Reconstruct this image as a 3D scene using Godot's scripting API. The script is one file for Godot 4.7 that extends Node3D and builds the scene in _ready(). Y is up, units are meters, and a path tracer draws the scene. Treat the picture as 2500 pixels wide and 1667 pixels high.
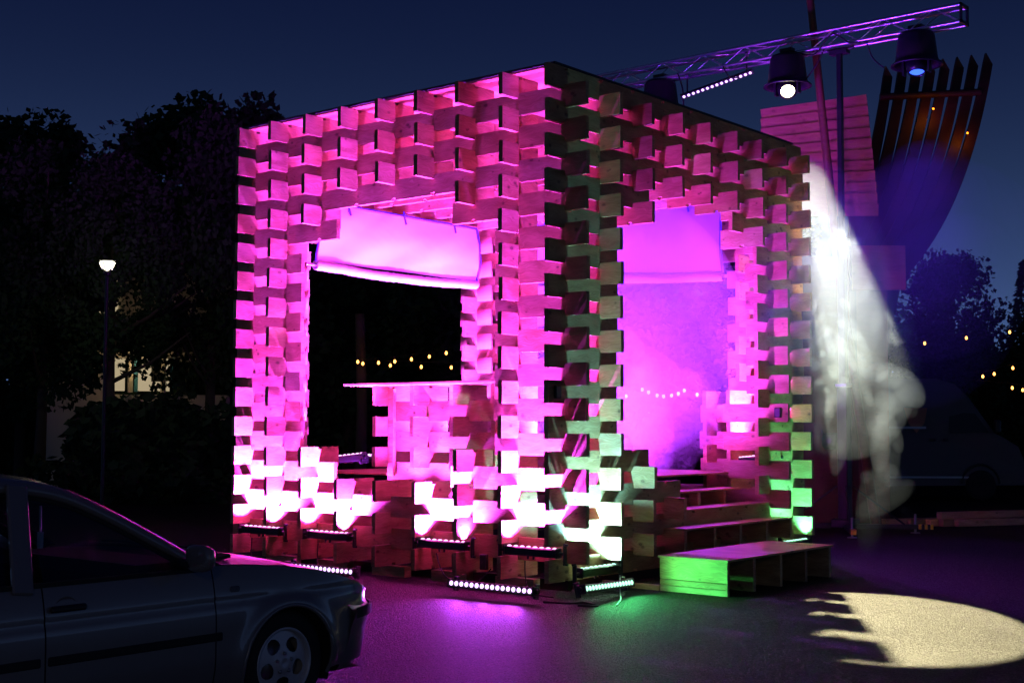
extends Node3D
# A timber lattice pavilion lit by LED bars at dusk, a parked car, a truss with stage lamps, smoke in a beam.

const P := 0.3534      # height of one course
const H := 0.2282      # plank height
const T := 0.053       # plank thickness
const O := 0.294       # plank overhang past a crossing
const D := 0.6         # grid
const G := 0.12        # lowest plank above the ground

var rng := RandomNumberGenerator.new()
var M := {}
var cache := {}
var used := {}

# ------------------------------------------------------------------ helpers
func numbered(n: String) -> String:
	if not used.has(n):
		used[n] = 0
		return n
	used[n] += 1
	return "%s_%03d" % [n, used[n]]

func thing(called: String, label: String, category: String, at := Vector3.ZERO, group := "", turn := 0.0) -> Node3D:
	var o := Node3D.new()
	o.name = numbered(called)
	o.position = at
	o.rotation.y = turn
	add_child(o)
	o.set_meta("label", label)
	o.set_meta("category", category)
	if group != "":
		o.set_meta("group", group)
	return o

func tag(o: Node, label: String, category: String, group := "") -> void:
	o.set_meta("label", label)
	o.set_meta("category", category)
	if group != "":
		o.set_meta("group", group)

func st_new() -> SurfaceTool:
	var st := SurfaceTool.new()
	st.begin(Mesh.PRIMITIVE_TRIANGLES)
	st.set_smooth_group(-1)
	return st

func done(st: SurfaceTool) -> ArrayMesh:
	st.generate_normals()
	return st.commit()

func put(m: Mesh, called: String, mat: Material, parent: Node, xf := Transform3D.IDENTITY) -> MeshInstance3D:
	var o := MeshInstance3D.new()
	o.mesh = m
	o.material_override = mat
	o.name = numbered(called) if parent == self else called
	o.transform = xf
	parent.add_child(o, true)
	return o

func obj(st: SurfaceTool, called: String, mat: Material, parent: Node) -> MeshInstance3D:
	return put(done(st), called, mat, parent)

func quad(st: SurfaceTool, a: Vector3, b: Vector3, c: Vector3, d: Vector3) -> void:
	for v in [a, b, c, a, c, d]:
		st.add_vertex(v)

func box(st: SurfaceTool, c: Vector3, s: Vector3, b := Basis.IDENTITY) -> void:
	var h := s / 2.0
	var v := []
	for i in 8:
		v.append(c + b * Vector3(h.x if i & 1 else -h.x, h.y if i & 2 else -h.y, h.z if i & 4 else -h.z))
	quad(st, v[4], v[6], v[7], v[5])
	quad(st, v[1], v[3], v[2], v[0])
	quad(st, v[5], v[7], v[3], v[1])
	quad(st, v[0], v[2], v[6], v[4])
	quad(st, v[6], v[2], v[3], v[7])
	quad(st, v[0], v[4], v[5], v[1])

# a box with chamfered long edges (all twelve edges cut)
func cbox(st: SurfaceTool, c: Vector3, s: Vector3, e: float, b := Basis.IDENTITY) -> void:
	var h := s / 2.0
	var f := func(x: float, y: float, z: float) -> Vector3: return c + b * Vector3(x, y, z)
	var i := h - Vector3(e, e, e)
	for sg in [-1.0, 1.0]:
		quad(st, f.call(-i.x, -i.y, sg * h.z), f.call(-i.x, i.y, sg * h.z), f.call(i.x, i.y, sg * h.z), f.call(i.x, -i.y, sg * h.z))
		quad(st, f.call(sg * h.x, -i.y, -i.z), f.call(sg * h.x, i.y, -i.z), f.call(sg * h.x, i.y, i.z), f.call(sg * h.x, -i.y, i.z))
		quad(st, f.call(-i.x, sg * h.y, -i.z), f.call(-i.x, sg * h.y, i.z), f.call(i.x, sg * h.y, i.z), f.call(i.x, sg * h.y, -i.z))
		for s2 in [-1.0, 1.0]:
			quad(st, f.call(-i.x, sg * i.y, s2 * h.z), f.call(i.x, sg * i.y, s2 * h.z), f.call(i.x, sg * h.y, s2 * i.z), f.call(-i.x, sg * h.y, s2 * i.z))
			quad(st, f.call(sg * h.x, -i.y, s2 * i.z), f.call(sg * h.x, i.y, s2 * i.z), f.call(sg * i.x, i.y, s2 * h.z), f.call(sg * i.x, -i.y, s2 * h.z))
			quad(st, f.call(sg * h.x, s2 * i.y, -i.z), f.call(sg * h.x, s2 * i.y, i.z), f.call(sg * i.x, s2 * h.y, i.z), f.call(sg * i.x, s2 * h.y, -i.z))
			for s3 in [-1.0, 1.0]:
				st.add_vertex(f.call(sg * h.x, s2 * i.y, s3 * i.z))
				st.add_vertex(f.call(sg * i.x, s2 * h.y, s3 * i.z))
				st.add_vertex(f.call(sg * i.x, s2 * i.y, s3 * h.z))

func tube(st: SurfaceTool, pts: Array, r0: float, r1 := -1.0, n := 8, cap := true) -> void:
	if r1 < 0.0:
		r1 = r0
	st.set_smooth_group(1)
	var rings := []
	for k in pts.size():
		var a: Vector3 = pts[maxi(k - 1, 0)]
		var b: Vector3 = pts[mini(k + 1, pts.size() - 1)]
		var d := (b - a).normalized()
		var u := d.cross(Vector3.UP if absf(d.y) < 0.9 else Vector3.RIGHT).normalized()
		var w := d.cross(u)
		var r := lerpf(r0, r1, float(k) / maxf(1.0, pts.size() - 1.0))
		var ring := []
		for i in n:
			var t := TAU * i / n
			ring.append(pts[k] + (u * cos(t) + w * sin(t)) * r)
		rings.append(ring)
	for k in rings.size() - 1:
		for i in n:
			var j := (i + 1) % n
			quad(st, rings[k][i], rings[k + 1][i], rings[k + 1][j], rings[k][j])
	if cap:
		st.set_smooth_group(-1)
		for e in [0, rings.size() - 1]:
			for i in range(1, n - 1):
				st.add_vertex(rings[e][0])
				st.add_vertex(rings[e][i])
				st.add_vertex(rings[e][i + 1])
	st.set_smooth_group(-1)

func lathe(st: SurfaceTool, prof: Array, n: int, xf := Transform3D.IDENTITY) -> void:
	st.set_smooth_group(1)
	for k in prof.size() - 1:
		for i in n:
			var a := TAU * i / n
			var b := TAU * (i + 1) / n
			var p: Vector2 = prof[k]
			var q: Vector2 = prof[k + 1]
			quad(st, xf * Vector3(p.x * cos(a), p.y, p.x * sin(a)), xf * Vector3(q.x * cos(a), q.y, q.x * sin(a)), xf * Vector3(q.x * cos(b), q.y, q.x * sin(b)), xf * Vector3(p.x * cos(b), p.y, p.x * sin(b)))
	st.set_smooth_group(-1)

func towards(y_axis: Vector3, x_axis: Vector3) -> Basis:
	var y := y_axis.normalized()
	var x := (x_axis - y * x_axis.dot(y)).normalized()
	return Basis(x, y, x.cross(y))

func look(dir: Vector3) -> Basis:
	return Basis.looking_at(dir, Vector3.UP if absf(dir.normalized().y) < 0.95 else Vector3.RIGHT)

func lin(r: float, g: float, b: float) -> Color:
	return Color(r, g, b).linear_to_srgb()

func mat(c: Color, rough := 0.7, metal := 0.0) -> StandardMaterial3D:
	var m := StandardMaterial3D.new()
	m.albedo_color = c
	m.roughness = rough
	m.metallic = metal
	return m

func glow(c: Color, e: float) -> StandardMaterial3D:
	var m := mat(Color(0.02, 0.02, 0.02), 0.4)
	m.emission_enabled = true
	m.emission = c
	m.emission_energy_multiplier = e
	return m

func spot(parent: Node3D, at: Vector3, dir: Vector3, col: Color, energy: float, angle: float, blend := 1.0, size := 0.03) -> void:
	var l := SpotLight3D.new()
	l.name = "lamp_light"
	l.light_color = col
	l.light_energy = energy
	l.spot_angle = angle
	l.spot_angle_attenuation = blend
	l.spot_range = 40.0
	l.spot_attenuation = 2.0
	l.light_size = size
	l.shadow_enabled = true
	l.transform = Transform3D(look(dir), at)
	parent.add_child(l, true)

func omni(parent: Node3D, at: Vector3, col: Color, energy: float, size := 0.05) -> void:
	var l := OmniLight3D.new()
	l.name = "lamp_light"
	l.light_color = col
	l.light_energy = energy
	l.light_size = size
	l.omni_range = 30.0
	l.omni_attenuation = 2.0
	l.shadow_enabled = true
	l.position = at
	parent.add_child(l, true)

# ------------------------------------------------------------------ textures and materials
func wood_image() -> Image:
	var w := 1024
	var h := 1024
	var n1 := FastNoiseLite.new()
	n1.seed = 3
	n1.frequency = 1.0
	n1.fractal_octaves = 3
	var n2 := FastNoiseLite.new()
	n2.seed = 9
	n2.frequency = 1.0
	n2.fractal_octaves = 2
	var val := PackedFloat32Array()
	val.resize(w * h)
	for y in h:
		for x in w:
			var a := TAU * x / w
			var cx := cos(a) * 0.5
			var sx := sin(a) * 0.5
			var warp := n2.get_noise_3d(cx * 3.0, sx * 3.0, y * 0.018) * 3.0
			var v := n1.get_noise_3d(cx * 2.2, sx * 2.2, y * 0.16 + warp) * 0.45
			v += n2.get_noise_3d(cx * 9.0 + 5.0, sx * 9.0, y * 0.9) * 0.22
			v += n1.get_noise_3d(cx * 1.5 + 11.0, sx * 1.5, y * 0.012) * 0.5
			val[y * w + x] = v
	var r := RandomNumberGenerator.new()
	r.seed = 21
	var dark := PackedFloat32Array()
	dark.resize(w * h)
	for k in 56:
		var kx := r.randi_range(0, w - 1)
		var ky := r.randi_range(0, h - 1)
		var rad := r.randf_range(2.2, 6.5)
		var el := r.randf_range(1.0, 1.7)
		var deep := r.randf_range(0.45, 1.0)
		for dy in range(-16, 17):
			for dx in range(-28, 29):
				var q := sqrt(pow(dx / el, 2.0) + dy * dy) / rad
				var s := 0.0
				if q < 1.0:
					s = deep * (0.75 + 0.25 * cos(q * 7.0))
				elif q < 2.4:
					s = deep * 0.32 * (2.4 - q) / 1.4
				if s > 0.0:
					var at := posmod(ky + dy, h) * w + posmod(kx + dx, w)
					dark[at] = maxf(dark[at], s)
	var bytes := PackedByteArray()
	bytes.resize(w * h * 3)
	var light := Color(0.82, 0.71, 0.54)
	var deepc := Color(0.64, 0.50, 0.34)
	var knot := Color(0.23, 0.13, 0.07)
	for i in w * h:
		var c := light.lerp(deepc, clampf(0.42 + val[i] * 1.25, 0.0, 1.0))
		c = c.lerp(knot, dark[i] * 0.85)
		bytes[i * 3] = int(c.r * 255.0)
		bytes[i * 3 + 1] = int(c.g * 255.0)
		bytes[i * 3 + 2] = int(c.b * 255.0)
	return Image.create_from_data(w, h, false, Image.FORMAT_RGB8, bytes)

func asphalt_images() -> Array:
	var w := 1024
	var r := RandomNumberGenerator.new()
	r.seed = 5
	var ht := PackedFloat32Array()
	ht.resize(w * w)
	var col := PackedFloat32Array()
	col.resize(w * w)
	col.fill(0.5)
	# stones pressed into the binder
	for k in 46000:
		var cx := r.randi_range(0, w - 1)
		var cy := r.randi_range(0, w - 1)
		var rad := r.randf_range(1.2, 3.8)
		var tone := r.randf_range(0.15, 1.0)
		var top := r.randf_range(0.35, 1.0)
		var n := int(ceil(rad))
		for dy in range(-n, n + 1):
			for dx in range(-n, n + 1):
				var q := (dx * dx + dy * dy) / (rad * rad)
				if q < 1.0:
					var at := posmod(cy + dy, w) * w + posmod(cx + dx, w)
					var hh := top * (1.0 - q * 0.7)
					if hh > ht[at]:
						ht[at] = hh
						col[at] = tone
	var ns := FastNoiseLite.new()
	ns.seed = 8
	ns.frequency = 1.0
	var bytes := PackedByteArray()
	bytes.resize(w * w * 3)
	var bump := PackedByteArray()
	bump.resize(w * w)
	for y in w:
		for x in w:
			var i := y * w + x
			var v := 0.09 + 0.40 * pow(col[i], 1.5) * (0.35 + 0.65 * ht[i])
			bytes[i * 3] = int(clampf(v * 1.05, 0.0, 1.0) * 255.0)
			bytes[i * 3 + 1] = int(clampf(v, 0.0, 1.0) * 255.0)
			bytes[i * 3 + 2] = int(clampf(v * 0.9, 0.0, 1.0) * 255.0)
			bump[i] = int(ht[i] * 255.0)
	var im := Image.create_from_data(w, w, false, Image.FORMAT_RGB8, bytes)
	var b := Image.create_from_data(w, w, false, Image.FORMAT_L8, bump)
	b.convert(Image.FORMAT_RGBA8)
	b.bump_map_to_normal_map(6.0)
	return [im, b]

func materials() -> void:
	var wood := ImageTexture.create_from_image(wood_image())
	var tints := [Color(0.93, 0.93, 0.93), Color(0.86, 0.82, 0.77), Color(0.97, 0.94, 0.86), Color(0.78, 0.74, 0.71), Color(0.90, 0.87, 0.87), Color(0.83, 0.83, 0.80), Color(0.95, 0.87, 0.80), Color(0.88, 0.80, 0.72)]
	M.wood = []
	for k in 8:
		var m := mat(tints[k], 0.68)
		m.albedo_texture = wood
		m.uv1_triplanar = true
		m.uv1_world_triplanar = true
		m.uv1_scale = Vector3.ONE / 2.3
		m.uv1_offset = Vector3(0.37, 0.211, 0.53) * k
		M.wood.append(m)
	var sd := mat(Color(0.74, 0.64, 0.6), 0.6)
	sd.albedo_texture = wood
	sd.uv1_triplanar = true
	sd.uv1_world_triplanar = true
	sd.uv1_scale = Vector3.ONE / 2.9
	M.siding = sd
	var tw := mat(Color(0.30, 0.22, 0.17), 0.6)
	tw.albedo_texture = wood
	tw.uv1_triplanar = true
	tw.uv1_scale = Vector3.ONE / 2.0
	M.tarred = tw
	var pw := tw.duplicate()
	pw.albedo_color = Color(0.48, 0.37, 0.33)
	M.pole = pw
	var ply := mat(Color(0.93, 0.86, 0.76), 0.5)
	ply.albedo_texture = wood
	ply.uv1_triplanar = true
	ply.uv1_world_triplanar = true
	ply.uv1_scale = Vector3.ONE / 3.7
	M.ply = ply
	var ai := asphalt_images()
	var as_ := mat(Color(0.80, 0.80, 0.80), 0.7)
	as_.albedo_texture = ImageTexture.create_from_image(ai[0])
	as_.metallic_specular = 0.2
	as_.normal_enabled = true
	as_.normal_texture = ImageTexture.create_from_image(ai[1])
	as_.normal_scale = 1.8
	as_.uv1_scale = Vector3(120, 120, 120)
	M.asphalt = as_
	M.asphalt2 = as_.duplicate()
	M.asphalt2.uv1_scale = Vector3(1.0, 1.0, 1.0)
	M.asphalt2.albedo_color = Color(0.68, 0.68, 0.69)
	M.black = mat(lin(0.012, 0.012, 0.013), 0.45)
	M.blackmetal = mat(lin(0.016, 0.016, 0.018), 0.35, 0.3)
	M.rubber = mat(lin(0.012, 0.012, 0.012), 0.8)
	M.alu = mat(lin(0.72, 0.72, 0.74), 0.28, 0.95)
	M.steel = mat(lin(0.35, 0.35, 0.36), 0.4, 0.9)
	M.membrane = mat(lin(0.02, 0.02, 0.024), 0.6)
	M.linen = mat(lin(0.78, 0.78, 0.76), 0.85)
	M.linen.backlight_enabled = true
	M.linen.backlight = Color(0.25, 0.25, 0.25)
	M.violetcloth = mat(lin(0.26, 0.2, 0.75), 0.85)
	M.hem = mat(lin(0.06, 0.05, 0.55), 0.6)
	M.bark = mat(lin(0.06, 0.045, 0.035), 0.9)
	M.leaf = mat(lin(0.014, 0.042, 0.010), 0.9)
	M.leaf2 = mat(lin(0.012, 0.036, 0.010), 0.9)
	M.grass = mat(lin(0.03, 0.05, 0.018), 0.9)
	M.plastic = mat(lin(0.75, 0.74, 0.72), 0.4)
	M.paint = mat(lin(0.19, 0.17, 0.16), 0.34, 0.2)
	M.paint.clearcoat_enabled = true
	M.paint.clearcoat = 0.8
	M.paint.clearcoat_roughness = 0.05
	M.glass = mat(Color(0.03, 0.035, 0.04, 0.18), 0.02)
	M.glass.transparency = BaseMaterial3D.TRANSPARENCY_ALPHA
	M.dusty = mat(Color(0.6, 0.58, 0.6, 0.4), 0.5)
	M.dusty.transparency = BaseMaterial3D.TRANSPARENCY_ALPHA
	M.lampglass = mat(Color(0.3, 0.3, 0.33, 0.5), 0.28)
	M.lampglass.transparency = BaseMaterial3D.TRANSPARENCY_ALPHA
	M.vanpaint = mat(lin(0.07, 0.068, 0.07), 0.5)
	M.alloy = mat(lin(0.5, 0.49, 0.5), 0.4, 0.3)
	M.cream = mat(lin(0.62, 0.56, 0.45), 0.8)
	M.tileroof = mat(lin(0.03, 0.03, 0.035), 0.8)
	M.teal = mat(lin(0.05, 0.28, 0.38), 0.6)
	M.yellow = mat(lin(0.65, 0.5, 0.03), 0.5)
	M.warmbulb = glow(Color(1.0, 0.66, 0.3), 7.0)

# ------------------------------------------------------------------ lattice
func zt(r: int) -> float:
	return G + 14.0 * P + H - r * P

func xt(r: int) -> float:
	return zt(r) - P / 2.0

# a plank along +x from 0 to len, top at y = 0, with a notch at each crossing above and below
func plank_mesh(length: float, notches: Array, top := true, bottom := true) -> ArrayMesh:
	var key := "%.3f" % length + str(top) + str(bottom)
	for n in notches:
		key += "|%.3f" % n
	if cache.has(key):
		return cache[key]
	var nd := 0.0268
	var nw := T / 2.0 + 0.002
	var xs := [0.0]
	for n in notches:
		xs.append(n - nw)
		xs.append(n + nw)
	xs.append(length)
	var st := st_new()
	var z := T / 2.0
	for k in xs.size() - 1:
		var a: float = xs[k]
		var b: float = xs[k + 1]
		var cut := k % 2 == 1
		var y1 := -nd if cut and top else 0.0
		var y0 := -H + nd if cut and bottom else -H
		quad(st, Vector3(a, y0, z), Vector3(a, y1, z), Vector3(b, y1, z), Vector3(b, y0, z))
		quad(st, Vector3(b, y0, -z), Vector3(b, y1, -z), Vector3(a, y1, -z), Vector3(a, y0, -z))
		quad(st, Vector3(a, y1, z), Vector3(a, y1, -z), Vector3(b, y1, -z), Vector3(b, y1, z))
		quad(st, Vector3(a, y0, -z), Vector3(a, y0, z), Vector3(b, y0, z), Vector3(b, y0, -z))
		if cut:
			for e in [a, b]:
				if top:
					quad(st, Vector3(e, -nd, -z), Vector3(e, 0, -z), Vector3(e, 0, z), Vector3(e, -nd, z))
				if bottom:
					quad(st, Vector3(e, -H, -z), Vector3(e, -H + nd, -z), Vector3(e, -H + nd, z), Vector3(e, -H, z))
	quad(st, Vector3(0, -H, -z), Vector3(0, 0, -z), Vector3(0, 0, z), Vector3(0, -H, z))
	quad(st, Vector3(length, -H, z), Vector3(length, 0, z), Vector3(length, 0, -z), Vector3(length, -H, -z))
	var m := done(st)
	cache[key] = m
	return m

func crossings(a: float, b: float) -> Array:
	var out := []
	for k in range(-2, 12):
		var c := k * D
		if c > a + 0.08 and c < b - 0.08:
			out.append(c - a)
	return out

func plank(parent: Node3D, along_x: bool, row_top: float, line: float, a: float, b: float, called := "plank", sink: Array = []) -> void:
	# along_x: from x = -a to x = -b at z = -line ; else from z = -a to z = -b at x = -line (a < b)
	var m := plank_mesh(b - a, crossings(a, b))
	var j := Vector3(rng.randf_range(-0.004, 0.004), rng.randf_range(-0.0006, 0.0006), rng.randf_range(-0.004, 0.004))
	var xf: Transform3D
	if along_x:
		xf = Transform3D(Basis(Vector3(-1, 0, 0), Vector3.UP, Vector3(0, 0, -1)), Vector3(-a + j.x, row_top + j.y, -line))
	else:
		xf = Transform3D(Basis(Vector3(0, 0, -1), Vector3.UP, Vector3(1, 0, 0)), Vector3(-line, row_top + j.y, -a + j.z))
	xf.basis = xf.basis * Basis.from_euler(Vector3(rng.randfn() * 0.004, rng.randfn() * 0.005, 0))
	xf.origin += xf.basis.x * rng.randf_range(-0.007, 0.007)
	if sink.size() == 1:
		sink[0].append_from(m, 0, xf)
		return
	put(m, called, M.wood[rng.randi_range(0, 7)], parent, xf)

func pavilion() -> void:
	var pv := thing("timber_pavilion", "square timber pavilion of interlocking notched planks, lit magenta and green", "pavilion")
	var stuff := st_new()
	var E := 8.0 * D + O
	# wall facing the car (z = 0)
	for r in 14:
		var segs := [[-O, E]]
		if r == 3 or r == 11:
			segs = [[-O, 2 * D + O], [6 * D - O, E]]
		elif r > 3 and r < 11:
			segs = [[-O, D + O], [7 * D - O, E]]
		for s in segs:
			plank(pv, true, xt(r), 0.0, s[0], s[1])
	for i in range(1, 8):
		for r in 15:
			var on := true
			if i == 6 or i == 2:
				on = r <= 3 or r >= 11
			elif i >= 3 and i <= 5:
				on = r <= 2 or r >= 12
			if on:
				plank(pv, false, zt(r), i * D, -O, O)
	# wall with the stairs (x = 0)
	for r in 15:
		var segs := [[-O, E]]
		if r == 3:
			segs = [[-O, 2 * D + O], [6 * D - O, E]]
		elif r > 3 and r < 11:
			segs = [[-O, D + O], [7 * D - O, E]]
		elif r == 11:
			segs = [[-O, 2 * D + O], [7 * D - O, E]]
		elif r == 12:
			segs = [[-O, 3 * D + O], [7 * D - O, E]]
		for s in segs:
			plank(pv, false, zt(r), 0.0, s[0], s[1])
	for j in range(1, 8):
		for r in 14:
			var on := true
			if j == 2:
				on = r <= 3 or r >= 11
			elif j == 3:
				on = r <= 2 or r >= 12
			elif j == 4 or j == 5:
				on = r <= 2 or r == 13
			elif j == 6:
				on = r <= 3 or r == 13
			if on:
				var far := 0.62 if j == 7 and r >= 9 else O
				plank(pv, true, xt(r), j * D, -O, far)
	# far left wall (x = -4.8) and back wall (z = -4.8)
	for r in 15:
		var segs := [[-O, E]]
		if r == 3:
			segs = [[-O, 2 * D + O], [6 * D - O, E]]
		elif r > 3 and r < 13:
			segs = [[-O, D + O], [7 * D - O, E]]
		for s in segs:
			plank(pv, false, zt(r), 8 * D, s[0], s[1])
	for r in 14:
		var segs := [[-O, E]]
		if r == 3:
			segs = [[-O, 2 * D + O], [6 * D - O, E]]
		elif r > 3 and r < 9:
			segs = [[-O, D + O], [7 * D - O, E]]
		elif r >= 9 and r < 12:
			segs = [[-O, 1.33], [7 * D - O, E]]
		for s in segs:
			plank(pv, true, xt(r), 8 * D, s[0], s[1])
	for i in [1, 7]:
		for r in 15:
			if r >= 9 and i == 1:
				plank(pv, false, zt(r), i * D, 7 * D - O + 0.35, E)
			else:
				plank(pv, false, zt(r), i * D, 8 * D - O, E, "plank", [stuff] if i == 7 else [])
			plank(pv, true, xt(mini(r, 13)), i * D, 8 * D - O, E, "plank", [stuff])
	for r in range(9, 13):
		plank(pv, false, zt(r), 2 * D - 0.1, 8 * D - O, E)
	for i in range(2, 7):
		for r in [0, 1, 2, 13, 14]:
			plank(pv, false, zt(r), i * D, 8 * D - O, E, "plank", [stuff])
			if r < 13:
				plank(pv, true, xt(r), i * D, 8 * D - O, E, "plank", [stuff])
	# ceiling grid
	for j in range(1, 8):
		plank(pv, true, xt(1), j * D, 0.05, 8 * D - 0.05)
	for i in range(1, 8):
		plank(pv, false, zt(1), i * D, O + 0.01, 8 * D - O - 0.01)
	var so := obj(stuff, "hidden_planks", M.wood[0], pv)
	so.name = "plank_remainder"
	so.set_meta("kind", "stuff")
	# roof sheet
	var st := st_new()
	box(st, Vector3(-4 * D - 0.07, zt(0) + 0.035, -4 * D), Vector3(8 * D + 0.13, 0.022, 8 * D + 0.30))
	obj(st, "roof_membrane", M.membrane, pv)
	st = st_new()
	box(st, Vector3(-4 * D - 0.07, zt(0) + 0.013, -4 * D), Vector3(8 * D + 0.11, 0.018, 8 * D + 0.26))
	obj(st, "roof_board", M.ply, pv)
	# floor and stair treads
	st = st_new()
	box(st, Vector3(-2.66, zt(12) + 0.012, -2.72), Vector3(4.2, 0.022, 3.66))
	obj(st, "floor", M.ply, pv)
	var tread := func(x0: float, x1: float, y: float, z0: float, z1: float) -> void:
		var s2 := st_new()
		cbox(s2, Vector3((x0 + x1) / 2, y + 0.0115, (z0 + z1) / 2), Vector3(x1 - x0, 0.021, absf(z1 - z0)), 0.003)
		obj(s2, "tread", M.ply, pv)
	tread.call(0.03, 0.315, xt(13), -3 * D + 0.02, -7 * D - 0.02)
	tread.call(-0.28, 0.035, zt(13), -3 * D - 0.03, -7 * D + 0.03)
	tread.call(-0.60, -0.27, xt(12), -3 * D - 0.03, -7 * D + 0.2)
	for j in range(3, 8):
		st = st_new()
		box(st, Vector3(-0.43, xt(12) - H / 2 - 0.002, -j * D), Vector3(0.32, H - 0.006, T))
		obj(st, "stair_divider", M.wood[j % 5], pv)
	# base skids under the walls
	for k in 5:
		st = st_new()
		box(st, Vector3(-0.6 - k * 0.9, G * 0.48, 0.0), Vector3(0.5, G * 0.95, 0.11))
		obj(st, "base_block", M.wood[k], pv)
	st = st_new()
	box(st, Vector3(-2.4, G * 0.45, -0.16), Vector3(4.7, G * 0.9, 0.05))
	obj(st, "base_beam", M.tarred, pv)
	st = st_new()
	box(st, Vector3(-0.12, G * 0.45, -2.5), Vector3(0.05, G * 0.9, 4.4))
	obj(st, "base_beam", M.tarred, pv)
	# dark sockets screwed to planks
	for s in [[Vector3(T / 2 + 0.02, zt(9) - H * 0.52, 0.17), Vector3(0.04, 0.125, 0.085)], [Vector3(0.16, xt(9) - H * 0.5, -7 * D + T / 2 + 0.02), Vector3(0.09, 0.12, 0.04)], [Vector3(-1.0, zt(14) - 0.1, 0.06), Vector3(0.09, 0.16, 0.05)]]:
		st = st_new()
		cbox(st, s[0], s[1], 0.008)
		obj(st, "socket_box", M.black, pv)

func counter() -> void:
	var c := thing("bar_counter", "waist-high bar counter of notched planks with overhanging top inside the pavilion", "counter", Vector3.ZERO)
	for r in [9, 10, 11]:
		plank(c, true, xt(r), D, D - 0.1, 5 * D + 0.03)
	for i in [2, 3, 4, 5]:
		for r in [9, 10, 11]:
			plank(c, false, zt(r), i * D, D - O, D + O)
	for i in [5]:
		var st := st_new()
		cbox(st, Vector3(-i * D + 0.075, 1.58, -D + 0.075), Vector3(0.09, 1.02, 0.045), 0.004)
		obj(st, "post", M.wood[2], c)
	var st := st_new()
	cbox(st, Vector3(-1.98, zt(9) + 0.015, -0.58), Vector3(2.72, 0.028, 0.9), 0.004)
	obj(st, "counter_top", M.ply, c)

func step_box() -> void:
	var s := thing("wooden_step", "low open-fronted wooden step box on asphalt in front of the stairs", "step")
	var x0 := 0.62
	var x1 := 1.405
	var z0 := -0.78
	var z1 := -3.04
	var y := 0.335
	var st := st_new()
	cbox(st, Vector3((x0 + x1) / 2, y + 0.011, (z0 + z1) / 2), Vector3(x1 - x0 + 0.03, 0.022, z0 - z1 + 0.02), 0.003)
	obj(st, "tread", M.ply, s)
	var hs := [0.0, 0.062, 0.124, y]
	for k in 3:
		st = st_new()
		cbox(st, Vector3((x0 + x1) / 2, (hs[k] + hs[k + 1]) / 2, z0 - 0.02), Vector3(x1 - x0, hs[k + 1] - hs[k] - 0.004, 0.038), 0.003)
		obj(st, "side_board", M.wood[k], s)
	for k in 4:
		st = st_new()
		box(st, Vector3((x0 + x1) / 2 + 0.0, y / 2, z0 - 0.56 * (k + 1)), Vector3(x1 - x0 - 0.03, y - 0.004, 0.05))
		obj(st, "divider", M.wood[(k + 1) % 5], s)
	st = st_new()
	box(st, Vector3(x0 + 0.2, y / 2, (z0 + z1) / 2), Vector3(0.022, y - 0.01, z0 - z1 - 0.1))
	obj(st, "back_board", M.wood[3], s)
	st = st_new()
	cbox(st, Vector3(0.18, 0.028, z0 - 0.03), Vector3(0.86, 0.052, 0.06), 0.003)
	obj(st, "skid", M.wood[1], s)

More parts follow.
